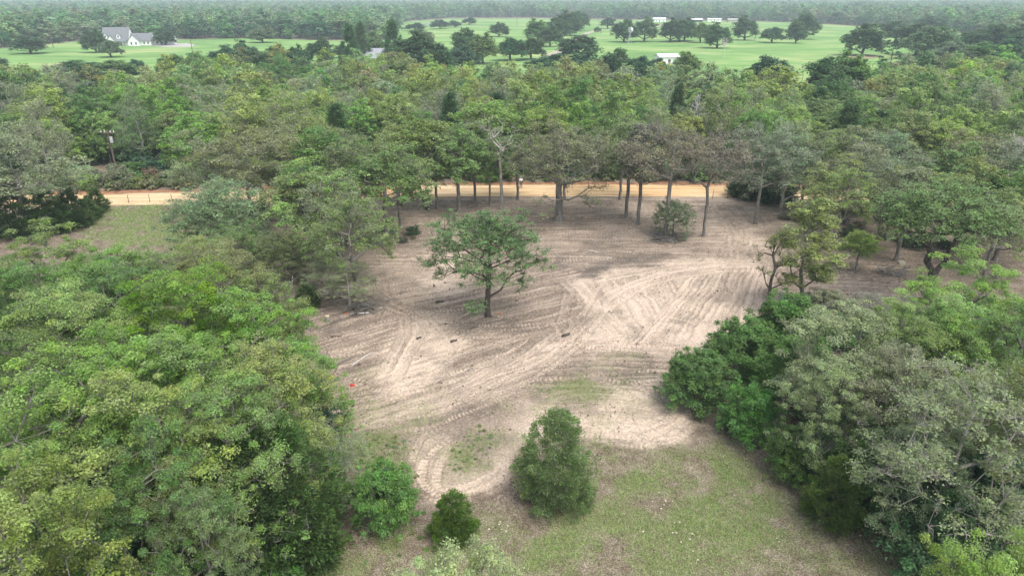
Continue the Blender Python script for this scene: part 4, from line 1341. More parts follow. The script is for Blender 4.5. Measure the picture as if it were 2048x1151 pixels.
# --- solitary trees and groups on the pastures: (base px, base py, crown width px, top py)
for name, px, py, w, top, fam, col, label in (
    ('l', 62, 108, 60, 71, 'live_oak', 'dark', 'dark oak alone on the left pasture near the picture edge'),
    ('l', 193, 106, 48, 62, 'live_oak', 'dark', 'dark oak left of the white farmhouse'),
    ('l', 222, 115, 44, 80, 'live_oak', 'mist', 'small oak in front of the white farmhouse'),
    ('l', 332, 91, 38, 58, 'live_oak', 'dark', 'round oak in front of the white garage'),
    ('l', 525, 86, 52, 54, 'live_oak', 'mist', 'pale green round oak at the far side of the left pasture'),
    ('l', 640, 132, 58, 80, 'live_oak', 'dark', 'dark oak near the middle end of the left pasture'),
    ('l', 680, 116, 28, 92, 'live_oak', 'dark', 'small dark oak beside the tall dark pair of trees'),
    ('l', 998, 74, 38, 47, 'live_oak', 'dark', 'two-lobed oak standing alone on the middle pasture'),
    ('l', 1248, 85, 48, 40, 'live_oak', 'dark', 'dark oak behind the windmill'),
    ('l', 1288, 84, 48, 38, 'live_oak', 'mist', 'paler oak right of the windmill'),
    ('l', 1340, 85, 42, 40, 'live_oak', 'dark', 'left oak of the tight clump of three on the pasture'),
    ('l', 1358, 84, 52, 38, 'live_oak', 'dark', 'middle oak of the tight clump of three'),
    ('l', 1368, 82, 46, 40, 'live_oak', 'dark', 'right oak of the tight clump of three'),
    ('l', 1400, 86, 38, 45, 'live_oak', 'green', 'lighter oak right of the clump of three'),
    ('l', 1434, 97, 52, 50, 'live_oak', 'dark', 'round dark oak in front of the others with a thin bare tree before it'),
    ('l', 1489, 81, 48, 36, 'live_oak', 'dark', 'dark oak left of the pinkish bare tree'),
    ('l', 1543, 86, 44, 54, 'live_oak', 'dark', 'spreading low oak right of the pinkish bare tree'),
    ('l', 1591, 87, 38, 46, 'live_oak', 'dark', 'slender oak, left of a pair mid pasture'),
    ('l', 1607, 79, 52, 29, 'live_oak', 'dark', 'taller oak, right of a pair mid pasture'),
    ('l', 1724, 112, 74, 49, 'live_oak', 'dark', 'broad oak on a ring of bare earth'),
    ('l', 1790, 88, 70, 42, 'live_oak', 'dark', 'oak behind the big right-hand clump'),
    ('l', 1832, 111, 78, 46, 'live_oak', 'dark', 'left oak of the big clump on bare earth'),
    ('l', 1847, 119, 88, 52, 'live_oak', 'mist', 'front oak of the big clump on bare earth'),
    ('l', 1866, 113, 76, 55, 'live_oak', 'dark', 'right oak of the big clump on bare earth'),
    ('l', 1860, 70, 60, 32, 'live_oak', 'dark', 'oak at the far pasture edge behind the big clump'),
    ('l', 1945, 106, 60, 58, 'live_oak', 'dark', 'dark oak right of the big clump'),
    ('l', 1985, 108, 72, 50, 'live_oak', 'dark', 'second dark oak from the right edge of the pasture'),
    ('l', 2035, 112, 70, 55, 'live_oak', 'dark', 'dark oak at the right edge of the pasture'),
    ('l', 1905, 140, 84, 86, 'live_oak', 'mist', 'pale green tree below the big clump at the pasture edge'),
    ('l', 1965, 142, 84, 84, 'live_oak', 'green', 'mid green tree at the near edge of the right pasture'),
    ('l', 2025, 145, 90, 80, 'live_oak', 'deep', 'deep green tree at the near right pasture corner'),
    ('l', 1830, 168, 84, 108, 'live_oak', 'mist', 'pale green tree right of the layered pine'),
    ('l', 1735, 190, 70, 138, 'live_oak', 'green', 'green tree below the layered pine'),
    ('l', 1650, 205, 92, 114, 'live_oak', 'dark', 'left half of the big dark pair at the near pasture edge'),
    ('l', 1692, 206, 86, 112, 'live_oak', 'green', 'right half of the big dark pair at the near pasture edge'),
    ('l', 1532, 186, 86, 111, 'live_oak', 'deep', 'round dark oak poking above the wood at the pasture'),
    ('l', 930, 112, 46, 58, 'live_oak', 'dark', 'tall dark oak at the left of the middle pasture trees'),
    ('l', 965, 128, 62, 72, 'live_oak', 'green', 'green oak right of the tall dark oak by the middle pasture'),
    ('l', 925, 142, 64, 92, 'live_oak', 'deep', 'rounded green oak below the tall dark oak'),
    ('l', 1020, 122, 56, 74, 'live_oak', 'deep', 'deep green oak in the middle clump'),
    ('l', 1062, 120, 52, 74, 'live_oak', 'dark', 'dark oak at the right of the middle clump'),
    ('l', 1075, 86, 52, 42, 'live_oak', 'green', 'rounded oak at the near end of the tree row along the lane'),
    ('l', 1100, 94, 44, 52, 'live_oak', 'dark', 'second oak of the row along the lane'),
    ('l', 1118, 82, 52, 36, 'live_oak', 'dark', 'third oak of the row along the lane'),
    ('l', 1140, 72, 52, 26, 'live_oak', 'dark', 'fourth oak of the row along the lane'),
    ('l', 1158, 62, 40, 22, 'live_oak', 'dark', 'farthest oak of the row along the lane'),
    ('l', 1156, 122, 76, 72, 'live_oak', 'dark', 'dome-shaped dark oak below the row along the lane'),
    ('l', 1215, 58, 30, 35, 'live_oak', 'dark', 'small oak at the far pasture left of the windmill'),
    ('l', 1100, 165, 90, 108, 'live_oak', 'deep', 'deep green oak in front of the lane'),
    ('l', 1160, 172, 92, 110, 'live_oak', 'deep', 'large deep green oak left of the white-roofed shed'),
    ('l', 1230, 165, 70, 100, 'live_oak', 'dark', 'dark oak close to the left side of the white-roofed shed'),
    ('l', 1275, 168, 60, 112, 'live_oak', 'deep', 'dark green oak below the white-roofed shed'),
    ('l', 1312, 152, 44, 116, 'live_oak', 'dark', 'small dark tree half hiding the white-roofed shed'),
    ('l', 1370, 160, 52, 105, 'live_oak', 'green', 'green oak right of the white-roofed shed'),
    ('l', 830, 150, 100, 70, 'live_oak', 'dark', 'broad dark oak right of the grey-roofed house'),
    ('l', 875, 148, 70, 90, 'live_oak', 'dark', 'dark oak at the right flank of the broad one by the grey-roofed house'),
    ('l', 742, 120, 60, 62, 'live_oak', 'mist', 'pale green tree behind the grey-roofed house'),
    ('l', 845, 100, 44, 58, 'live_oak', 'mist', 'pale green tree behind the broad dark oak'),
    ('c', 705, 150, 50, 48, 'cedar_mid', 'dark', 'tall dark cedar left of the grey-roofed house'),
    ('c', 725, 128, 42, 45, 'cedar_mid', 'dark', 'second tall cedar close by the grey-roofed house'),
    ('c', 790, 140, 48, 42, 'cedar_mid', 'dark', 'tallest dark cedar right of the grey-roofed house'),
    ('c', 800, 160, 46, 95, 'cedar_mid', 'dark', 'dark cedar in front of the grey-roofed house'),
    ('c', 690, 170, 40, 110, 'cedar_mid', 'dark', 'lower dark cedar before the tall dark pair'),
    ('p', 1775, 155, 66, 90, 'pine', 'dark', 'dark pine with layered branches before the pasture'),
    ('o', 1446, 117, 26, 72, 'dead', 'grey', 'thin pale bare tree on the pasture before the round dark oak'),
    ('o', 1510, 81, 28, 50, 'dead', 'brown', 'pinkish bare tree between two dark oaks'),
    ('s', 910, 55, 26, 42, 'live_oak', 'dark', 'small dark bush at the far side of the middle pasture'),
    ('s', 938, 50, 28, 36, 'live_oak', 'dark', 'dark bush pair at the far side of the middle pasture'),
    ('s', 880, 58, 36, 40, 'live_oak', 'dark', 'dark bush right of the pond'),
    ('s', 830, 62, 40, 47, 'live_oak', 'dark', 'low dark bush left of the pond'),
    ('s', 118, 87, 18, 77, 'live_oak', 'dark', 'small round bush near the far power pole on the left'),
    ('s', 1195, 65, 14, 55, 'live_oak', 'dark', 'small round bush by the farm lane'),
    ('s', 160, 150, 70, 122, 'live_oak', 'dark', 'dark green bushy tree at the near edge of the left pasture'),
    ('s', 275, 148, 34, 118, 'live_oak', 'deep', 'small dark tree at the end of the near left pasture edge'),
    ('s', 230, 150, 90, 122, 'live_oak', 'green', 'green bushy row at the near edge of the left pasture'),
    ('s', 0, 138, 30, 115, 'live_oak', 'dark', 'dark bush at the left picture edge on the pasture'),
    ('l', 350, 165, 60, 108, 'live_oak', 'green', 'green tree at the near right corner of the left pasture'),
    ('l', 400, 160, 60, 108, 'live_oak', 'deep', 'deep green tree right of the near corner of the left pasture'),
    ('l', 450, 150, 64, 96, 'live_oak', 'deep', 'deep green tree below the pale round oak'),
    ('l', 500, 152, 60, 88, 'live_oak', 'deep', 'taller deep green tree below the pale round oak'),
    ('l', 560, 150, 60, 95, 'live_oak', 'green', 'green tree left of the dark oak at the middle end of the pasture'),
    ('l', 600, 150, 50, 96, 'live_oak', 'dark', 'dark tree next to the dark oak at the middle end'),
):
    x, y = G(px, py)
    D = math.hypot(x, y)
    depth = y * CP + CAM_H * SP
    lo, hi = 0.3, 30.0
    for _ in range(30):
        mid = (lo + hi) / 2
        if proj(x, y, mid)[1] > top: lo = mid
        else: hi = mid
    nm, cat = NAMES[name]
    add_tree(fam, x, y, max(lo, 1.5), w / 2 * depth / FPX, col, nm, label, cat, 'trees scattered on and around the pastures' if name in 'ol' else None)

# --- the wood behind the road: individual trees nearest the road, the rest as one mass
BX = [-300, 0, 100, 200, 300, 340, 430, 520, 600, 690, 780, 850, 890, 1000, 1100, 1200, 1300, 1400, 1500, 1570, 1600, 1700, 1800, 1900, 2048, 2400]
BY = [212, 210, 208, 202, 205, 190, 178, 168, 170, 165, 172, 172, 200, 195, 198, 200, 205, 215, 222, 250, 252, 232, 185, 165, 158, 155]
cand = []
rng = random.Random(21)
cells = {}


def far_enough(x, y, dmin):
    cx, cy = int(x // 10), int(y // 10)
    for i in range(cx - 2, cx + 3):
        for j in range(cy - 2, cy + 3):
            for (a, b) in cells.get((i, j), ()):
                if (a - x) ** 2 + (b - y) ** 2 < dmin * dmin:
                    return False
    return True


for (x, y, r) in TREES:
    if r > 3:
        cells.setdefault((int(x // 10), int(y // 10)), []).append((x, y))
for k in range(26000):
    y = rng.uniform(100, 380)
    x = rng.uniform(-0.92, 0.92) * y
    px, py = proj(x, y)
    yc = float(np.interp(x, rc[:, 0], rc[:, 1]))
    if y < yc + ROAD_HALF + 4.5 or not (-170 < px < 2220) or py < np.interp(px, BX, BY):
        continue
    if 150 < px < 390 and py > 338:          # low brush only behind the left stretch of road, round the utility pole
        continue
    if far_enough(x, y, 5.9 if y < 190 else 6.4):
        cells.setdefault((int(x // 10), int(y // 10)), []).append((x, y))
        cand.append((y, x))
cand.sort()
LAND = [(150, 'behind the left end of the road'), (300, 'behind the utility pole'), (470, 'behind the grassy patch'), (620, 'behind the tall spreading oak'), (780, 'behind the straight-trunked oak'),
        (910, 'behind the left-leaning oak'), (1040, 'behind the bleached dead tree'), (1180, 'behind the thickest trunk'), (1300, 'behind the two thin trunks'), (1450, 'behind the purple-brown oak'), (1600, 'behind the soil corner'),
        (1780, 'behind the thin yellow-green oak'), (1930, 'behind the forked oak'), (9999, 'towards the right picture edge')]
SPEC = [('yellow', 'yellow-green oak', 0.25), ('olive', 'olive green oak', 0.17), ('grey', 'grey-green twiggy oak', 0.15), ('bright', 'bright green oak', 0.18), ('green', 'mid green oak', 0.14), ('tan', 'tan-grey oak', 0.04), ('dark', 'dark cedar', 0.07)]
woodland = []
n_ind = 0
for i, (y, x) in enumerate(cand):
    px, py = proj(x, y)
    u = rng.random()
    for key, word, pr_ in SPEC:
        u -= pr_
        if u < 0: break
    h = rng.uniform(7.5, 14.5)
    r = rng.uniform(3.4, 5.8) * (0.75 + 0.25 * h / 12)
    in_view = -40 < px < 2090
    if n_ind < 205 and in_view:
        n_ind += 1
        band = 'in the first rows' if y < 135 else ('in the middle rows' if y < 160 else 'deep in the wood')
        where = next(t for lim, t in LAND if px < lim)
        size = 'tall ' if h > 12.6 else ('low ' if h < 9.6 else '')
        size += 'broad ' if r > 5.9 else ('narrow ' if r < 4.4 else '')
        label = f'{size}{word} {band} {where}'
        if key == 'dark':
            add_tree('cedar_mid', x, y, rng.uniform(8, 12), rng.uniform(2.8, 4.0), 'dark', 'cedar_tree', label, 'tree', 'trees of the wood behind the dirt road')
        else:
            thin = key in ('grey', 'tan') or rng.random() < 0.15
            fam = ('wood_thin' if thin else 'wood') if y < 140 else ('far_thin' if thin else 'far')
            add_tree(fam, x, y, h, r, key, 'post_oak_tree', label, 'tree', 'trees of the wood behind the dirt road')
    else:
        woodland.append((x, y, r / 5.6 * 1.03, h / 12, COL[key]))
# ------------------------------------------------------------------ masses nobody could count: instanced inside one object each
def scatter(name, fams, pts, label, cat, seed=1):
    """pts: list of (x, y, z, sxy, sz, rgb); one object whose points carry instances of a few shapes"""
    lib = bpy.data.collections.new(name + '_shapes')
    n_sh = 0
    for fam in fams:
        for tm, cm, ph, pr in PROTO[fam]:
            # wood and leaves of a shape joined into one mesh with two materials
            nv = len(tm.vertices)
            co1 = np.zeros(nv * 3, np.float32); tm.vertices.foreach_get('co', co1)
            f1 = np.zeros(len(tm.loops), np.int32); tm.loops.foreach_get('vertex_index', f1)
            co2 = np.zeros(len(cm.vertices) * 3, np.float32); cm.vertices.foreach_get('co', co2)
            f2 = np.zeros(len(cm.loops), np.int32); cm.loops.foreach_get('vertex_index', f2)
            v2 = np.zeros(len(cm.vertices) * 4, np.float32); cm.attributes['var'].data.foreach_get('color', v2)
            V = np.vstack([co1.reshape(-1, 3), co2.reshape(-1, 3)])
            F = np.vstack([f1.reshape(-1, 3), f2.reshape(-1, 3) + nv])
            A = np.vstack([np.ones((nv, 4)), v2.reshape(-1, 4)])
            me = mesh_np(name + '_shape', V, F, tm.materials[0], attrs={'var': ('FLOAT_COLOR', A)})
            me.materials.append(cm.materials[0])
            mi = np.zeros(len(F), np.int32); mi[len(f1) // 3:] = 1
            me.polygons.foreach_set('material_index', mi)
            lib.objects.link(bpy.data.objects.new(f'{name}_shape_{n_sh:02d}', me))
            n_sh += 1
    P = np.array([(p[0], p[1], p[2]) for p in pts], np.float32)
    rng = np.random.default_rng(seed)
    n = len(P)
    me = bpy.data.meshes.new(name)
    me.vertices.add(n)
    me.vertices.foreach_set('co', P.ravel())
    a = me.attributes.new('tint', 'FLOAT_COLOR', 'POINT')
    tint = np.array([(*p[5], 1) for p in pts], np.float32)
    tint[:, :3] *= rng.uniform(0.85, 1.15, (n, 3)) * rng.uniform(0.85, 1.15, (n, 1))
    a.data.foreach_set('color', tint.ravel())
    a = me.attributes.new('size', 'FLOAT_VECTOR', 'POINT')
    a.data.foreach_set('vector', np.array([(p[3], p[3], p[4]) for p in pts], np.float32).ravel())
    a = me.attributes.new('spin', 'FLOAT_VECTOR', 'POINT')
    spin = np.zeros((n, 3), np.float32); spin[:, 2] = rng.uniform(0, 6.283, n)
    a.data.foreach_set('vector', spin.ravel())
    a = me.attributes.new('pick', 'INT', 'POINT')
    a.data.foreach_set('value', rng.integers(0, n_sh, n).astype(np.int32))
    o = link(name, me)
    ng = bpy.data.node_groups.new(name + '_nodes', 'GeometryNodeTree')
    ng.interface.new_socket('Geometry', in_out='INPUT', socket_type='NodeSocketGeometry')
    ng.interface.new_socket('Geometry', in_out='OUTPUT', socket_type='NodeSocketGeometry')
    gi = ng.nodes.new('NodeGroupInput'); go = ng.nodes.new('NodeGroupOutput')
    iop = ng.nodes.new('GeometryNodeInstanceOnPoints')
    ci = ng.nodes.new('GeometryNodeCollectionInfo')
    ci.inputs['Collection'].default_value = lib
    ci.inputs['Separate Children'].default_value = True
    iop.inputs['Pick Instance'].default_value = True

    def named(nm, typ):
        q = ng.nodes.new('GeometryNodeInputNamedAttribute')
        q.data_type = typ
        q.inputs['Name'].default_value = nm
        return q.outputs['Attribute']
    ng.links.new(gi.outputs[0], iop.inputs['Points'])
    ng.links.new(ci.outputs[0], iop.inputs['Instance'])
    ng.links.new(named('pick', 'INT'), iop.inputs['Instance Index'])
    e2r = ng.nodes.new('FunctionNodeEulerToRotation')
    ng.links.new(named('spin', 'FLOAT_VECTOR'), e2r.inputs[0])
    ng.links.new(e2r.outputs[0], iop.inputs['Rotation'])
    ng.links.new(named('size', 'FLOAT_VECTOR'), iop.inputs['Scale'])
    ng.links.new(iop.outputs[0], go.inputs[0])
    md = o.modifiers.new('scatter', 'NODES')
    md.node_group = ng
    return tag(o, label, cat, kind='stuff')


scatter('woodland', ['wood_back'], [(x, y, 0.0, s, hz * 0.88, c) for x, y, s, hz, c in woodland], 'dense mixed oak wood between the nearer trees and the pastures', 'woodland', 2)
wood_pts = []
FX = [-900, 0, 160, 500, 660, 785, 800, 900, 1060, 1200, 1500, 1690, 1740, 1900, 1960, 2048, 3000]
FY = [105, 98, 82, 78, 81, 80, 44, 36, 35.5, 38, 42, 50, 54, 62, 72, 80, 100]
rng = random.Random(5)
FARC = [(0.19, 0.33, 0.15), (0.25, 0.37, 0.17), (0.27, 0.35, 0.20), (0.11, 0.21, 0.105), (0.21, 0.37, 0.15), (0.29, 0.355, 0.21), (0.14, 0.26, 0.12), (0.11, 0.22, 0.10)]
cells2 = {}
n_try = 0
d = 430.0
while d < 3700:
    sp = 9.5 + d * 0.0045
    a = -0.86
    while a < 0.86:
        x = a * d + rng.uniform(-0.4, 0.4) * sp
        y = d + rng.uniform(-0.4, 0.4) * sp
        px, py = proj(x, y)
        if py < np.interp(px, FX, FY) - 0.3:
            s = rng.uniform(0.85, 1.55) * (1 + d * 0.0002)
            tz = float(terrain(x, y)) - 0.2
            wood_pts.append((x, y, tz, s, min(s * rng.uniform(0.75, 1.0), (29.6 - tz) / 12.6 * rng.uniform(0.85, 1.0)), rng.choice(FARC)))
        a += sp / d
    d += sp
scatter('distant_woodland', ['wood_far'], wood_pts, 'hazy mixed oak woodland stretching to the horizon around the pastures', 'woodland', 3)

# undergrowth in the thickets and along the far side of the road
ug = []
rng = random.Random(77)


def pol_scatter(pix, n, cols, smin, smax):
    poly = gp(pix)
    xs = [p[0] for p in poly]; ys = [p[1] for p in poly]
    k = 0
    X = np.array([rng.uniform(min(xs), max(xs)) for _ in range(n * 4)])
    Y = np.array([rng.uniform(min(ys), max(ys)) for _ in range(n * 4)])
    for x, y in zip(X[(ins := inpoly(X, Y, poly))], Y[ins]):
        if k >= n: break
        s = rng.uniform(smin, smax)
        ug.append((x, y, ground_height(x, y) - 0.05, s, s * rng.uniform(0.6, 1.0), COL[rng.choice(cols)]))
        k += 1


LEFTWOOD = [(-120, 1230), (-120, 560), (300, 560), (470, 590), (560, 690), (600, 790), (660, 900), (640, 1000), (620, 1100), (560, 1220)]
pol_scatter(LEFTWOOD, 230, ['deep', 'dark', 'green', 'brown'], 0.6, 1.3)
pol_scatter([(1540, 700), (1640, 640), (1880, 640), (2150, 640), (2150, 1180), (1880, 1160), (1800, 1040), (1720, 960), (1600, 870)], 150, ['deep', 'dark', 'green', 'grey'], 0.6, 1.4)
for k in range(330):     # brush behind the road
    px = rng.uniform(-150, 2150)
    i = rng.random()
    bx = np.interp(px, [p[0] for p in ROAD_MID], [p[1] for p in ROAD_MID])
    x, y = G(px, bx)
    y += ROAD_HALF + rng.uniform(2.0, 7.5)
    s = rng.uniform(0.7, 1.5)
    ug.append((x, y, 0.0, s, s * rng.uniform(0.7, 1.2), COL[rng.choice(['olive', 'grey', 'green', 'brown', 'tan'] if px < 480 else ['dark', 'green', 'deep', 'olive'])]))
for k in range(700):
    y = rng.uniform(112, 210)
    x = rng.uniform(-0.85, 0.85) * y
    if y > float(np.interp(x, rc[:, 0], rc[:, 1])) + 8:
        s = rng.uniform(1.2, 2.6)
        ug.append((x, y, 0.0, s, s * rng.uniform(0.6, 1.2), COL[rng.choice(['dark', 'green', 'deep', 'olive'])]))
pol_scatter([(545, 560), (640, 470), (840, 440), (840, 480), (740, 600), (640, 640), (560, 620)], 22, ['grey', 'olive', 'brown', 'deep'], 0.25, 0.7)
pol_scatter([(1560, 405), (1950, 430), (1950, 500), (1650, 500), (1560, 440)], 26, ['grey', 'dark', 'brown'], 0.3, 0.9)
pol_scatter([(895, 935), (900, 890), (960, 850), (1000, 880), (980, 930), (930, 950)], 60, ['olive', 'grey', 'tan'], 0.04, 0.10)
pol_scatter([(690, 905), (760, 868), (830, 880), (830, 905), (720, 925)], 40, ['olive', 'tan', 'grey'], 0.04, 0.12)
pol_scatter([(600, 860), (700, 880), (700, 1000), (650, 1040), (620, 1000)], 40, ['olive', 'green', 'grey'], 0.12, 0.4)
pol_scatter([(640, 1000), (860, 1000), (880, 1120), (640, 1130)], 40, ['bright', 'green', 'olive'], 0.04, 0.12)
scatter('undergrowth', ['brush'], ug, 'low mixed brush beneath the thickets and along the dirt road', 'undergrowth', 4)

# grass tufts: blades as real faces
rngn = np.random.default_rng(12)
prob = np.clip(GRASS * 1.1, 0, 1)
ys_i = np.where((GY > 22) & (GY < 112))[0]
tuft = []
cell_w = np.diff(XX, axis=1)
blX = []
for i in ys_i[::2]:
    dy = GY[min(i + 2, NY - 1)] - GY[i]
    row = prob[i]
    dens = 120.0 if GY[i] < 60 else 12.0
    lam = row[:-1] * cell_w[i] * dy * dens
    cnt = rngn.poisson(np.minimum(lam, 3))
    k = np.nonzero(cnt)[0]
    for kk in np.repeat(k, cnt[k]):
        blX.append((XX[i, kk] + rngn.uniform(-0.5, 0.5) * cell_w[i, kk], GY[i] + rngn.uniform(-0.5, 0.5) * dy, HH[i, kk], GY[i]))
blX = np.array(blX)
print('tufts', len(blX))
nb = 4
base = np.repeat(blX[:, :3], nb, 0) + rngn.normal(0, 0.05, (len(blX) * nb, 3)) * [1, 1, 0]
n = len(base)
big = np.repeat(np.where(blX[:, 3] < 60, 1.0, 1.8), nb)
ln = rngn.gamma(3.0, 0.045, n) * big
dr = unit(np.stack([rngn.normal(0, 1.2, n), rngn.normal(0, 1.2, n), np.ones(n)], 1))
sd = unit(np.cross(dr, rngn.normal(size=(n, 3)))) * (0.014 * big)[:, None]
V = np.stack([base - sd - [0, 0, 0.02], base + sd - [0, 0, 0.02], base + dr * ln[:, None]], 1).reshape(-1, 3)
tint = rngn.random(n)
val = rngn.uniform(0.6, 1.35, n)
patch = vnoise(base[:, 0] + 50, base[:, 1] + 50, 8, 3, 0.25)
dry = (tint < 0.25 + 0.5 * (1 - patch))
colr = np.where(dry[:, None], np.array([0.33, 0.30, 0.18]), np.array([0.24, 0.35, 0.10])) * val[:, None]
m, nt, N, Lk, out = mat_new('grass_blade')
a_ = N.new('ShaderNodeAttribute'); a_.attribute_name = 'col'
p = N.new('ShaderNodeBsdfPrincipled'); p.inputs['Roughness'].default_value = 0.7; p.inputs['Specular IOR Level'].default_value = 0.15
Lk.new(a_.outputs['Color'], p.inputs['Base Color']); Lk.new(p.outputs[0], out.inputs[0])
col4 = np.repeat(np.concatenate([colr, np.ones((n, 1))], 1), 3, 0)
gr_o = link('grass', mesh_np('grass', V, np.arange(3 * n).reshape(-1, 3), m, attrs={'col': ('FLOAT_COLOR', col4)}))
tag(gr_o, 'short patchy grass in the lower clearing and beside the road', 'grass', kind='stuff')

# ground litter: clods, chips and dead twigs over the bare soil
sel = (m_clear > 0.5) & (YY < 100)
ii, jj = np.nonzero(sel)
pk = rngn.choice(len(ii), 9000)
pos = np.stack([XX[ii[pk], jj[pk]], YY[ii[pk], jj[pk]], HH[ii[pk], jj[pk]]], 1)
keep = vnoise(pos[:, 0] + 31, pos[:, 1] + 31, 19, 3, 0.4) + 0.5 * DARK[ii[pk], jj[pk]] - 0.25 * SAND[ii[pk], jj[pk]] > 0.45
pos = pos[keep]
n = len(pos)
sz = rngn.gamma(2.0, 0.022, n) + 0.02
tetra = np.array([[1, 0, -0.3], [-0.5, 0.8, -0.3], [-0.5, -0.8, -0.3], [0.1, 0.1, 0.8]])
V = pos[:, None] + (tetra[None] * rngn.uniform(0.6, 1.5, (n, 4, 3))) * sz[:, None, None]
F = (np.array([[0, 1, 3], [1, 2, 3], [2, 0, 3], [0, 2, 1]])[None] + 4 * np.arange(n)[:, None, None]).reshape(-1, 3)
clod = link('soil_clods', mesh_np('soil_clods', V.reshape(-1, 3), F, simple_mat('clod', (0.15, 0.115, 0.088), 0.95, 0.05, 1.5, 0.5)))
tag(clod, 'crumbs and clods of dark soil strewn over the clearing', 'soil clods', kind='stuff')
pk = rngn.choice(len(ii), 3800)
pos = np.stack([XX[ii[pk], jj[pk]], YY[ii[pk], jj[pk]], HH[ii[pk], jj[pk]] + 0.02], 1)
keep = vnoise(pos[:, 0] + 91, pos[:, 1] + 31, 23, 3, 0.3) > 0.52
pos = pos[keep]
n = len(pos)
dv = unit(np.stack([rngn.normal(size=n), rngn.normal(size=n), rngn.normal(0, 0.15, n)], 1)) * rngn.gamma(2, 0.13, n)[:, None]
V, F = tubes(pos - dv, pos + dv, rngn.uniform(0.008, 0.022, n), rngn.uniform(0.005, 0.014, n), 3)
tw = link('twig_litter', mesh_np('twig_litter', V, F, M['bark_pale']))
tag(tw, 'broken twigs scattered over the cleared soil', 'twigs', kind='stuff')

# ------------------------------------------------------------------ buildings
def gable_house(name, px, py, w, dpt, eave, ridge, label, cat, rz=0.0, wall='white', roof='metal_roof', windows=2, group=None, axis='x', door=True):
    x, y = G(px, py)
    e = empty(name, (x, y, 0.1), rz)
    hw, hd = w / 2, dpt / 2
    mb = MB()
    if axis == 'x':
        mb.prism([(-hd, 0), (hd, 0), (hd, eave), (0, ridge), (-hd, eave)], 'x', -hw, hw)
    else:
        mb.prism([(-hw, 0), (hw, 0), (hw, eave), (0, ridge), (-hw, eave)], 'y', -hd, hd)
    mb.build('wall', M[wall], e)
    t, ov = 0.16, 0.5
    for s in (-1, 1):
        span = hd if axis == 'x' else hw
        sl = (ridge - eave) / span
        prof = [(0, ridge + 0.02), (s * (span + ov), eave - ov * sl + 0.02), (s * (span + ov), eave - ov * sl + 0.02 + t), (0, ridge + 0.02 + t)]
        r = MB().prism(prof, axis, -(hw if axis == 'x' else hd) - ov, (hw if axis == 'x' else hd) + ov)
        r.build('roof_slope', M[roof], e)
    for k in range(windows):
        cx = -hw + (k + 1) * w / (windows + 1) + (0.8 if door and k >= windows / 2 else 0)
        wd = MB().box(cx - 0.6, cx + 0.6, -hd - 0.04, -hd + 0.02, 1.0, 2.2).build('window', M['glass'], e)
        MB().box(cx - 0.7, cx + 0.7, -hd - 0.07, -hd + 0.01, 0.9, 0.995).build('sill', M['white'], wd)
    if door:
        MB().box(-0.5, 0.5, -hd - 0.05, -hd + 0.02, 0.0, 2.1).build('door', M['door'], e)
    return tag(e, label, cat, group)


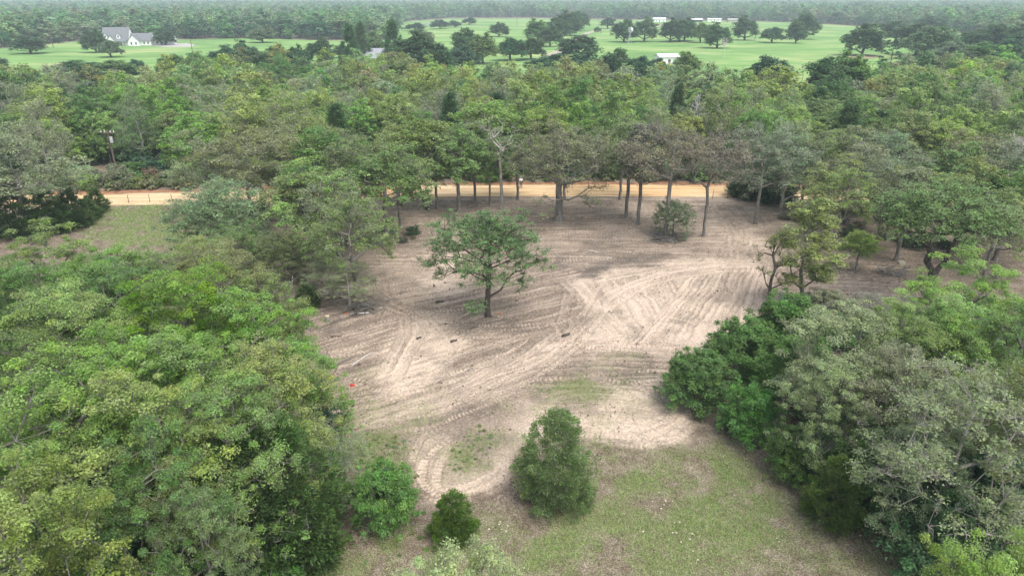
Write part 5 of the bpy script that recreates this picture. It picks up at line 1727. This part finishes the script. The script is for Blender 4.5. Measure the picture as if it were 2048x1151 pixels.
def farmhouse():
    x, y = G(258, 91)
    e = empty('farmhouse', (x, y, 0.1), 0.10)
    # main block: steep roof, ridge along x, white gable on the right
    def block(x0, x1, y0, y1, eave, ridge):
        ym = (y0 + y1) / 2
        MB().prism([(y0, 0), (y1, 0), (y1, eave), (ym, ridge), (y0, eave)], 'x', x0, x1).build('wall', M['white'], e)
        sl = (ridge - eave) / (y1 - ym)
        for s, ye in ((-1, y0), (1, y1)):
            MB().prism([(ym, ridge + 0.03), (ye + s * 0.5, eave - 0.5 * sl + 0.03), (ye + s * 0.5, eave - 0.5 * sl + 0.23), (ym, ridge + 0.23)], 'x', x0 - 0.3, x1 + 0.3).build('roof_slope', M['roof'], e)

    def front_gable(xc, hw, y0, y1, eave, ridge):
        MB().prism([(xc - hw, 0), (xc + hw, 0), (xc + hw, eave), (xc, ridge), (xc - hw, eave)], 'y', y0, y1).build('wall', M['white'], e)
        sl = (ridge - eave) / hw
        for s in (-1, 1):
            MB().prism([(xc, ridge + 0.03), (xc + s * (hw + 0.4), eave - 0.4 * sl + 0.03), (xc + s * (hw + 0.4), eave - 0.4 * sl + 0.23), (xc, ridge + 0.23)], 'y', y0 - 0.4, y1).build('roof_slope', M['roof'], e)
    block(-14, 2, -5.5, 6.5, 3.4, 10.8)
    block(2.02, 15.5, -3.5, 6.0, 3.1, 7.2)
    front_gable(6.6, 3.4, -8.5, 1.0, 3.1, 6.6)
    # dormers on the main roof
    for xc in (-11.5, -3.6):
        dm = MB().prism([(xc - 1.1, 4.2), (xc + 1.1, 4.2), (xc + 1.1, 6.3), (xc, 7.5), (xc - 1.1, 6.3)], 'y', -5.0, -1.0).build('dormer', M['white'], e)
        for s in (-1, 1):
            MB().prism([(xc, 7.53), (xc + s * 1.4, 6.0), (xc + s * 1.4, 6.18), (xc, 7.7)], 'y', -5.3, -0.8).build('dormer_roof', M['roof'], dm)
        MB().box(xc - 0.4, xc + 0.4, -5.06, -4.9, 4.8, 6.2).build('dormer_window', M['glass'], dm)
    front_gable(-7.6, 2.6, -7.5, 0.0, 3.0, 6.2)
    # porch
    MB().prism([(-5.5, 3.6), (-8.6, 2.7), (-8.6, 2.86), (-5.5, 3.8)], 'x', -4.8, 2.0).build('porch_roof', M['roof'], e)
    for xc in (-4.6, -2.4, -0.2, 1.8):
        MB().box(xc - 0.1, xc + 0.1, -8.5, -8.3, 0, 2.72).build('porch_post', M['white'], e)
    MB().box(-2.4, -1.3, -5.58, -5.45, 0, 2.2).build('door', M['door'], e)
    for xc, yy in ((-3.9, -5.5), (0.6, -5.5), (5.2, -8.5), (8.0, -8.5), (11.2, -3.5), (13.6, -3.5), (3.0, -3.5)):
        w = MB().box(xc - 0.45, xc + 0.45, yy - 0.06, yy + 0.02, 0.8, 2.3).build('window', M['glass'], e)
        MB().box(xc - 0.55, xc + 0.55, yy - 0.1, yy + 0.01, 0.68, 0.795).build('sill', M['white'], w)
    return tag(e, 'white farmhouse with steep grey roofs and dormers on the left pasture', 'house')


farmhouse()
g = gable_house('garage', 328, 90, 15, 8, 3.0, 5.2, 'white gabled garage right of the white farmhouse', 'garage', 0.1, 'white', 'white_roof', 2)
gable_house('grey_roofed_house', 762, 128, 13, 11, 3.0, 6.6, 'grey metal-roofed house among dark trees at the centre', 'house', -0.15, 'concrete', 'old_roof', 3)
gable_house('shed', 1332, 128, 9, 8, 3.2, 4.3, 'white-roofed shed poking out of the trees by the pasture', 'shed', 0.15, 'white', 'white_roof', 1)
gable_house('mobile_home', 1318, 44.5, 17, 6, 4.2, 5.6, 'long white mobile home at the far pasture edge, left one', 'house', 0.05, 'white', 'white_roof', 3)
gable_house('trailer', 1421, 44, 9, 4, 3.6, 4.4, 'white trailer, left one of two at the far pasture edge', 'trailer', 0, 'white', 'white_roof', 1, door=False)
gable_house('trailer', 1435, 44, 9, 4, 3.6, 4.4, 'white trailer, right one of two at the far pasture edge', 'trailer', 0, 'white', 'white_roof', 1, door=False)
gable_house('barn', 1392, 44.5, 16, 6, 3.0, 4.6, 'low dark-sided barn behind the pasture oaks', 'barn', 0, 'dark', 'metal_roof', 0, door=False)
gable_house('barn', 1465, 44.5, 14, 6, 3.0, 4.4, 'pale low barn right of the two white trailers', 'barn', 0, 'concrete', 'concrete', 0, door=False)
# carport and car beside the grey-roofed house
x, y = G(789, 139)
e = empty('carport', (x, y, 0.1), -0.1)
MB().box(-3.2, 3.2, -2.6, 2.6, 2.5, 2.65).build('roof', M['white_roof'], e)
for sx in (-3, 3):
    for sy in (-2.4, 2.4):
        MB().box(sx - 0.08, sx + 0.08, sy - 0.08, sy + 0.08, 0, 2.498).build('post', M['white'], e)
tag(e, 'small white flat-roofed carport before the grey-roofed house', 'carport')


def car(px, py, rz, label):
    x, y = G(px, py)
    e = empty('parked_car', (x, y, 0.12), rz)
    MB().prism([(-2.2, 0.35), (2.2, 0.35), (2.25, 0.75), (1.3, 0.95), (0.8, 1.45), (-1.1, 1.48), (-1.9, 0.98), (-2.25, 0.85)], 'y', -0.88, 0.88).build('body', M['carpaint'], e)
    MB().prism([(-1.6, 0.98), (1.1, 0.98), (0.72, 1.38), (-1.05, 1.41)], 'y', -0.9, 0.9).build('window', M['glass'], e)
    for sx in (-1.35, 1.35):
        for sy in (-0.86, 0.86):
            MB().tube([(sx, sy - 0.1, 0.33), (sx, sy + 0.1, 0.33)], 0.33, 12).build('wheel', M['rubber'], e)
    return tag(e, label, 'car')


car(760, 129.5, 0.15, 'white car parked by the grey-roofed house')

# ------------------------------------------------------------------ windmill on the pasture
x, y = G(1258, 95)
e = empty('windmill', (x, y, 0.1), 0.3)
Hm = 10.0
for sx in (-1, 1):
    for sy in (-1, 1):
        MB().tube([(sx * 1.1, sy * 1.1, 0), (sx * 0.15, sy * 0.15, Hm)], 0.06, 5).build('leg', M['galv'], e)
for zz in (2.5, 5.0, 7.5):
    q = 1.1 - 0.95 * zz / Hm
    b = MB()
    cs = [(-q, -q, zz), (q, -q, zz), (q, q, zz), (-q, q, zz)]
    for i in range(4):
        b.tube([cs[i], cs[(i + 1) % 4]], 0.035, 4)
    b.build('brace', M['galv'], e)
hub = MB().tube([(0, -0.7, Hm + 0.2), (0, 0.4, Hm + 0.2)], 0.16, 8).build('hub', M['galv'], e)
for k in range(18):
    a = 2 * math.pi * k / 18
    ca, sa = math.cos(a), math.sin(a)
    t0, t1 = 0.45, 1.75
    w0, w1 = 0.07, 0.24
    vs = []
    for t, w in ((t0, w0), (t1, w1)):
        for s in (-1, 1):
            for th in (0, 0.03):
                vs.append((ca * t - sa * w * s, -0.62 + 0.10 * s + th, Hm + 0.2 + sa * t + ca * w * s))
    MB().add(vs, [(0, 2, 6, 4), (1, 5, 7, 3), (0, 1, 3, 2), (4, 6, 7, 5), (0, 4, 5, 1), (2, 3, 7, 6)]).build('blade', M['galv'], hub)
MB().prism([(0.4, Hm + 0.15), (1.6, Hm + 0.15), (2.6, Hm - 0.3), (2.6, Hm + 0.8), (1.6, Hm + 0.3), (0.4, Hm + 0.25)], 'x', -0.02, 0.02).build('tail_vane', M['galv'], e).rotation_euler = (0, 0, -1.2)
tag(e, 'small galvanised windmill standing on the right pasture', 'windmill')


# ------------------------------------------------------------------ utility poles, wires, fence posts
def pole(px, py, h, label, arm=True):
    x, y = G(px, py)
    e = empty('utility_pole', (x, y, 0.0))
    MB().tube([(0, 0, -0.3), (0, 0, h * 0.5), (0, 0, h)], [0.19, 0.16, 0.12], 9).build('post', M['pole'], e)
    if arm:
        c = MB().box(-1.1, 1.1, -0.18, -0.07, h - 0.55, h - 0.41).build('crossarm', M['pole'], e)
        for q in (-1.0, -0.45, 0.45, 1.0):
            MB().tube([(q, -0.125, h - 0.41), (q, -0.125, h - 0.28), (q, -0.125, h - 0.16)], [0.05, 0.09, 0.05], 8).build('insulator', M['ceramic'], c)
        MB().tube([(0.34, -0.1, h - 2.0), (0.34, -0.1, h - 1.1)], 0.24, 12).build('transformer', M['galv'], e)
    return tag(e, label, 'utility pole', 'utility poles'), (x, y, h)


_, P1 = pole(238, 363, 8.3, 'dark wooden utility pole with crossarm and white insulators by the dirt road')
for px, py, h, lb in ((107, 96, 10, 'far utility pole on the left pasture beside the solitary oak'), (387, 116, 9, 'far utility pole right of the white garage'), (771, 142, 9, 'utility pole before the grey-roofed house'),
                      (1034, 54, 10, 'far utility pole on the middle pasture'), (1197, 57, 10, 'left of two far utility poles by the lane'), (1202, 67, 10, 'right of two far utility poles by the lane')):
    pole(px, py, h, lb, False)
for q, z0 in ((-1.0, 0.14), (1.0, 0.14), (0.0, 1.9)):
    a = Vector((P1[0] + q, P1[1] - 0.12, P1[2] - z0))
    b = Vector((P1[0] + 62 + q, P1[1] + 5, P1[2] - z0))
    pts = []
    for i in range(17):
        f = i / 16
        v = a.lerp(b, f)
        v.z -= 1.0 * 4 * f * (1 - f)
        pts.append(v)
    w = MB().tube(pts, 0.012, 4).build('power_line', M['wire'])
    tag(w, {-1.0: 'upper left power line running right from the roadside pole', 1.0: 'upper right power line running right from the roadside pole', 0.0: 'lower power line running right from the roadside pole'}[q], 'power line', 'power lines')
for k, (px, py) in enumerate(((211, 408), (258, 406), (300, 405), (345, 404), (520, 397), (1425, 397), (1455, 397))):
    x, y = G(px, py)
    t = MB().tube([(0, 0, -0.2), (0.03 * (k % 3 - 1), 0, 1.25)], [0.045, 0.04], 6).build('fence_post', M['pole'], None, loc=(x, y, ground_height(x, y)))
    tag(t, ['first thin fence post right of the small pointed cedar', 'second thin fence post at the near road edge', 'third thin fence post at the near road edge', 'fourth thin fence post at the end of the grassy patch',
            'fence post beneath the tall spreading oak', 'fence post left of two beside the back right road edge', 'fence post right of two beside the back right road edge'][k], 'fence post', 'fence posts along the dirt road')

# ------------------------------------------------------------------ the person on the road
x, y = G(1042, 376)
e = empty('person', (x, y, 0.05), math.radians(15))
S = [(0, 0, 0.92), (0, 0, 1.12), (0, 0, 1.36), (0, -0.01, 1.50), (0, -0.02, 1.56), (0, -0.03, 1.66), (0, -0.02, 1.76),
     (0.19, 0, 1.42), (0.27, -0.05, 1.16), (0.14, -0.26, 1.06), (0.08, -0.32, 1.06), (-0.19, 0, 1.42), (-0.27, -0.05, 1.16), (-0.14, -0.26, 1.04), (-0.08, -0.32, 1.04),
     (0.10, 0, 0.88), (0.12, -0.02, 0.48), (0.13, 0.02, 0.08), (0.14, -0.12, 0.03), (-0.10, 0, 0.88), (-0.13, 0.0, 0.48), (-0.15, 0.03, 0.08), (-0.16, -0.11, 0.03)]
E = [(0, 1), (1, 2), (2, 3), (3, 4), (4, 5), (5, 6), (2, 7), (7, 8), (8, 9), (9, 10), (2, 11), (11, 12), (12, 13), (13, 14), (0, 15), (15, 16), (16, 17), (17, 18), (0, 19), (19, 20), (20, 21), (21, 22)]
R = [0.15, 0.15, 0.17, 0.065, 0.06, 0.105, 0.08, 0.075, 0.055, 0.042, 0.04, 0.075, 0.055, 0.042, 0.04, 0.095, 0.07, 0.05, 0.045, 0.095, 0.07, 0.05, 0.045]


def skinned(name, vs, es, rs, mat, parent, root=0):
    me = bpy.data.meshes.new(name)
    me.from_pydata(vs, es, [])
    me.update()
    o = link(name, me, parent)
    sk = o.modifiers.new('skin', 'SKIN')
    if not me.skin_vertices:
        bpy.context.view_layer.objects.active = o
        me.attributes  # layer is made by the modifier below
    sub = o.modifiers.new('sub', 'SUBSURF')
    sub.levels = sub.render_levels = 1
    if me.skin_vertices:
        for i, r_ in enumerate(rs):
            me.skin_vertices[0].data[i].radius = (r_, r_)
        me.skin_vertices[0].data[root].use_root = True
    me.materials.append(mat)
    return o


body = skinned('body', S, E, R, M['skin'], e)
sh = skinned('shirt', [S[i] for i in (0, 1, 2, 7, 8, 11, 12)], [(0, 1), (1, 2), (2, 3), (3, 4), (2, 5), (5, 6)], [0.17, 0.175, 0.195, 0.10, 0.075, 0.10, 0.075], M['shirt'], e)
tr = skinned('trousers', [(0, 0, 0.96)] + [S[i] for i in (15, 16, 17, 19, 20, 21)], [(0, 1), (1, 2), (2, 3), (0, 4), (4, 5), (5, 6)], [0.165, 0.115, 0.09, 0.075, 0.115, 0.09, 0.075], M['jeans'], e)
MB().tube([(0, -0.02, 1.72), (0, -0.02, 1.76), (0, -0.02, 1.83)], [0.125, 0.12, 0.06], 12).build('cap', M['shirt'], e, smooth=True)
tag(e, 'person in white shirt and grey trousers standing on the dirt road', 'person')
bx_ = MB().box(-0.14, 0.14, -0.46, -0.34, 0.98, 1.12).build('hand_tool', M['dark'], None, loc=(x, y, 0.05))
bx_.rotation_euler = (0, 0, math.radians(15))
tag(bx_, 'small dark box held by the person on the road', 'tool')


# ------------------------------------------------------------------ logs, stumps, stones, litter of the clearing
def log(px, py, ln, r, ang, mat, label, name='log', cat='log', group='cut logs and branches on the soil'):
    x, y = G(px, py)
    z = ground_height(x, y) + r * 0.8
    d = Vector((math.cos(ang), math.sin(ang), 0)) * ln / 2
    o = MB().tube([-d, -d * 0.3 + Vector((0, 0.03, 0.02)), d * 0.4, d], [r, r * 0.95, r * 0.85, r * 0.7], 8).build(name, M[mat], None, True, (x, y, z))
    return tag(o, label, cat, group)


log(724, 716, 2.6, 0.06, 1.1, 'deadwood', 'long pale peeled log lying upright on the soil at the left')
log(690, 722, 1.7, 0.05, 0.9, 'bark', 'short brown branch left of the pale peeled log')
log(676, 730, 1.9, 0.04, 0.7, 'bark', 'thin brown branch beside the short brown one')
log(672, 672, 0.9, 0.12, 0.2, 'bark_dark', 'short dark charred log near the left thicket')
log(880, 605, 0.8, 0.12, 0.3, 'bark_dark', 'dark chunk of wood left of the lone oak')
log(908, 683, 0.6, 0.10, 0.5, 'bark_dark', 'dark wood lump below the lone oak, left side')
log(838, 675, 0.5, 0.09, 0.9, 'bark_dark', 'small dark wood lump left on the pale soil')
log(1132, 672, 0.8, 0.13, 0.6, 'bark_dark', 'dark stump remnant where the tracks meet the sand')
log(868, 572, 0.5, 0.08, 1.9, 'bark_dark', 'small black chunk up left of the lone oak')
log(1185, 503, 1.2, 0.06, 2.6, 'deadwood', 'pale stick on the dark ground left of the sand field')
log(1215, 515, 1.0, 0.05, 2.9, 'deadwood', 'second pale stick at the top edge of the sand field')
log(1080, 478, 1.1, 0.05, 0.9, 'deadwood', 'pale stick behind the lone oak')
log(720, 628, 1.8, 0.09, 0.2, 'deadwood', 'grey log at the foot of the shaggy oak')
log(745, 625, 1.1, 0.07, 0.7, 'bark', 'brown log at the foot of the shaggy oak')
x, y = G(1803, 527)
b = MB().prism([(-0.35, 0), (0.3, 0), (0.34, 0.28), (-0.1, 0.4), (-0.36, 0.25)], 'y', -0.25, 0.25).build('pale_block', M['stone'], None, loc=(x, y, ground_height(x, y)))
tag(b, 'pale cream block of stone lying beyond the forked oak', 'stone')
# tree stumps by the brush pile
for px, py, lb in ((655, 640, 'cut stump beside the low dark cedar bush'), (618, 655, 'cut stump at the corner of the left thicket')):
    x, y = G(px, py)
    e = empty('tree_stump', (x, y, ground_height(x, y)))
    MB().tube([(0, 0, -0.1), (0, 0, 0.1), (0.02, 0, 0.42)], [0.34, 0.24, 0.21], 10).build('bark', M['bark'], e, True)
    MB().tube([(0.02, 0, 0.42), (0.02, 0, 0.432)], [0.20, 0.19], 10).build('cut_face', M['wood_cut'], e)
    tag(e, lb, 'stump', 'cut stumps')
# brush piles: each a heap of cut branches
def brush_pile(px, py, r, hgt, n, mat, label, seed):
    x, y = G(px, py)
    q = np.random.default_rng(seed)
    az = q.uniform(0, 6.28, n)
    c = np.stack([q.normal(0, r * 0.45, n), q.normal(0, r * 0.35, n), np.abs(q.normal(0, hgt * 0.45, n)) + 0.05], 1)
    dv = unit(np.stack([np.cos(az), np.sin(az) * 0.7, q.normal(0.1, 0.3, n)], 1)) * (r * q.uniform(0.25, 0.6, n))[:, None]
    A, Bq = c - dv, c + dv
    A[:, 2] = np.maximum(A[:, 2], 0.02)
    Bq[:, 2] = np.maximum(Bq[:, 2], 0.02)
    mid = (A + Bq) / 2 + q.normal(0, 0.08, (n, 3))
    r0 = q.gamma(2, 0.012, n) + 0.012
    V1, F1 = tubes(A, mid, r0, r0 * 0.8, 4)
    V2, F2 = tubes(mid, Bq, r0 * 0.8, r0 * 0.4, 4)
    o = link('brush_pile', mesh_np('brush_pile', np.vstack([V1, V2]), np.vstack([F1, F2 + len(V1)]), M[mat]), None, (x, y, ground_height(x, y)))
    o['kind'] = 'stuff'
    return tag(o, label, 'brush pile')


brush_pile(535, 590, 3.2, 1.7, 260, 'bark', 'heap of cut grey branches beside the dark shaggy oak', 1)
brush_pile(730, 615, 2.2, 0.5, 120, 'bark', 'flat heap of broken branches under the shaggy oak', 2)
brush_pile(1780, 548, 1.9, 0.5, 90, 'bark', 'brown tangle of branches before the forked oak', 4)
brush_pile(1330, 480, 1.8, 0.4, 90, 'bark', 'broken branches round the purple-brown oak', 5)
# orange and red bits
def scrap(px, py, s, mat, name, label, seed):
    x, y = G(px, py)
    q = random.Random(seed)
    mb = MB()
    mb.prism([(-s, 0), (s * 0.8, 0), (s, s * 0.5), (s * 0.3, s * 0.9), (-s * 0.4, s * 1.5), (-s * 0.9, s * 0.7)], 'y', -s * 0.5, s * 0.5)
    mb.prism([(s * 0.2, s * 0.5), (s * 1.3, s * 0.2), (s * 1.4, s * 0.5), (s * 0.4, s * 1.1)], 'y', -s * 0.25, s * 0.25)
    o = mb.build(name, M[mat], None, loc=(x, y, ground_height(x, y)))
    o.rotation_euler = (0.2, 0.1, q.uniform(-0.5, 0.5))
    return tag(o, label, 'rag')


scrap(999, 628, 0.14, 'orange', 'orange_rag', 'crumpled orange rag at the foot of the lone oak', 1)
scrap(704, 771, 0.15, 'red', 'red_rag', 'crumpled red rag at the left edge of the soil', 2)
scrap(694, 628, 0.10, 'orange', 'orange_rag', 'faded orange scrap under the shaggy oak', 3)
# pale stones
rs_ = random.Random(4)
stone_me = []
for k in range(4):
    mb = MB()
    n0 = 7
    ring = lambda z, s: [(math.cos(6.283 * i / n0) * s * rs_.uniform(0.75, 1.2), math.sin(6.283 * i / n0) * s * rs_.uniform(0.75, 1.2), z * rs_.uniform(0.8, 1.2)) for i in range(n0)]
    vs = ring(0.0, 1.0) + ring(0.35, 0.9) + ring(0.6, 0.5) + [(0, 0, 0.65)]
    fs = [(i, (i + 1) % n0, n0 + (i + 1) % n0, n0 + i) for i in range(n0)] + [(n0 + i, n0 + (i + 1) % n0, 2 * n0 + (i + 1) % n0, 2 * n0 + i) for i in range(n0)] + [(2 * n0 + i, 2 * n0 + (i + 1) % n0, 3 * n0) for i in range(n0)]
    mb.add(vs, fs)
    me = bpy.data.meshes.new('pale_stone'); me.from_pydata(mb.v, [], mb.f); me.update(); me.materials.append(M['stone'])
    stone_me.append(me)
SPOT = {'pale stone in the grass trail right of the conical young tree': [(1318, 985), (1331, 1002), (1345, 1003), (1328, 1010), (1322, 1018), (1318, 1030), (1349, 1046), (1359, 1045), (1352, 1066), (1337, 1080), (1380, 1079), (1386, 1103), (1286, 1065), (1345, 1066), (1362, 1085), (1411, 1107), (1305, 1003), (1384, 1068), (1317, 1045), (1300, 1020), (1374, 1090), (1395, 1120)],
        'pale stone between the small round cedar and the conical young tree': [(1000, 1045), (1003, 1060), (986, 1055), (1012, 1064), (992, 1078), (1001, 1086), (996, 1096), (984, 1100), (980, 1112), (990, 1110), (998, 1050), (978, 1060), (1015, 1053), (880, 1100), (858, 1060)],
        'pale stone at the edge of the tracks left of the conical young tree': [(820, 921), (900, 942), (975, 915), (1012, 916), (1015, 925), (1210, 884), (1217, 888), (1228, 884)],
        'pale lump on the brown litter towards the right thicket': [(1446, 915), (1440, 912), (1553, 1078), (1558, 1085), (1468, 992), (1690, 1068), (1720, 1072)]}
for lb, spots in SPOT.items():
    for px, py in spots:
        x, y = G(px, py)
        o = link('pale_stone', stone_me[rs_.randrange(4)], None, (x, y, ground_height(x, y) + 0.02))
        s = rs_.uniform(0.032, 0.06)
        o.scale = (s * rs_.uniform(0.8, 1.4), s, s * rs_.uniform(0.7, 1.1))
        o.rotation_euler = (0, 0, rs_.uniform(0, 6.28))
        tag(o, lb, 'stone', lb.replace('pale stone', 'pale stones').replace('pale lump', 'pale lumps'))

# ------------------------------------------------------------------ haze: the humid air the far woods fade into
m, nt, N, Lk, out = mat_new('haze')
pv = N.new('ShaderNodeVolumePrincipled')
pv.inputs['Color'].default_value = (0.80, 0.97, 1.0, 1)
pv.inputs['Density'].default_value = 0.0003
Lk.new(pv.outputs[0], out.inputs['Volume'])
hz = MB().box(-21000, 21000, -80, 9050, -1.5, 31.0).build('haze', m)
tag(hz, 'thin pale haze over the far woods', 'haze', kind='stuff')
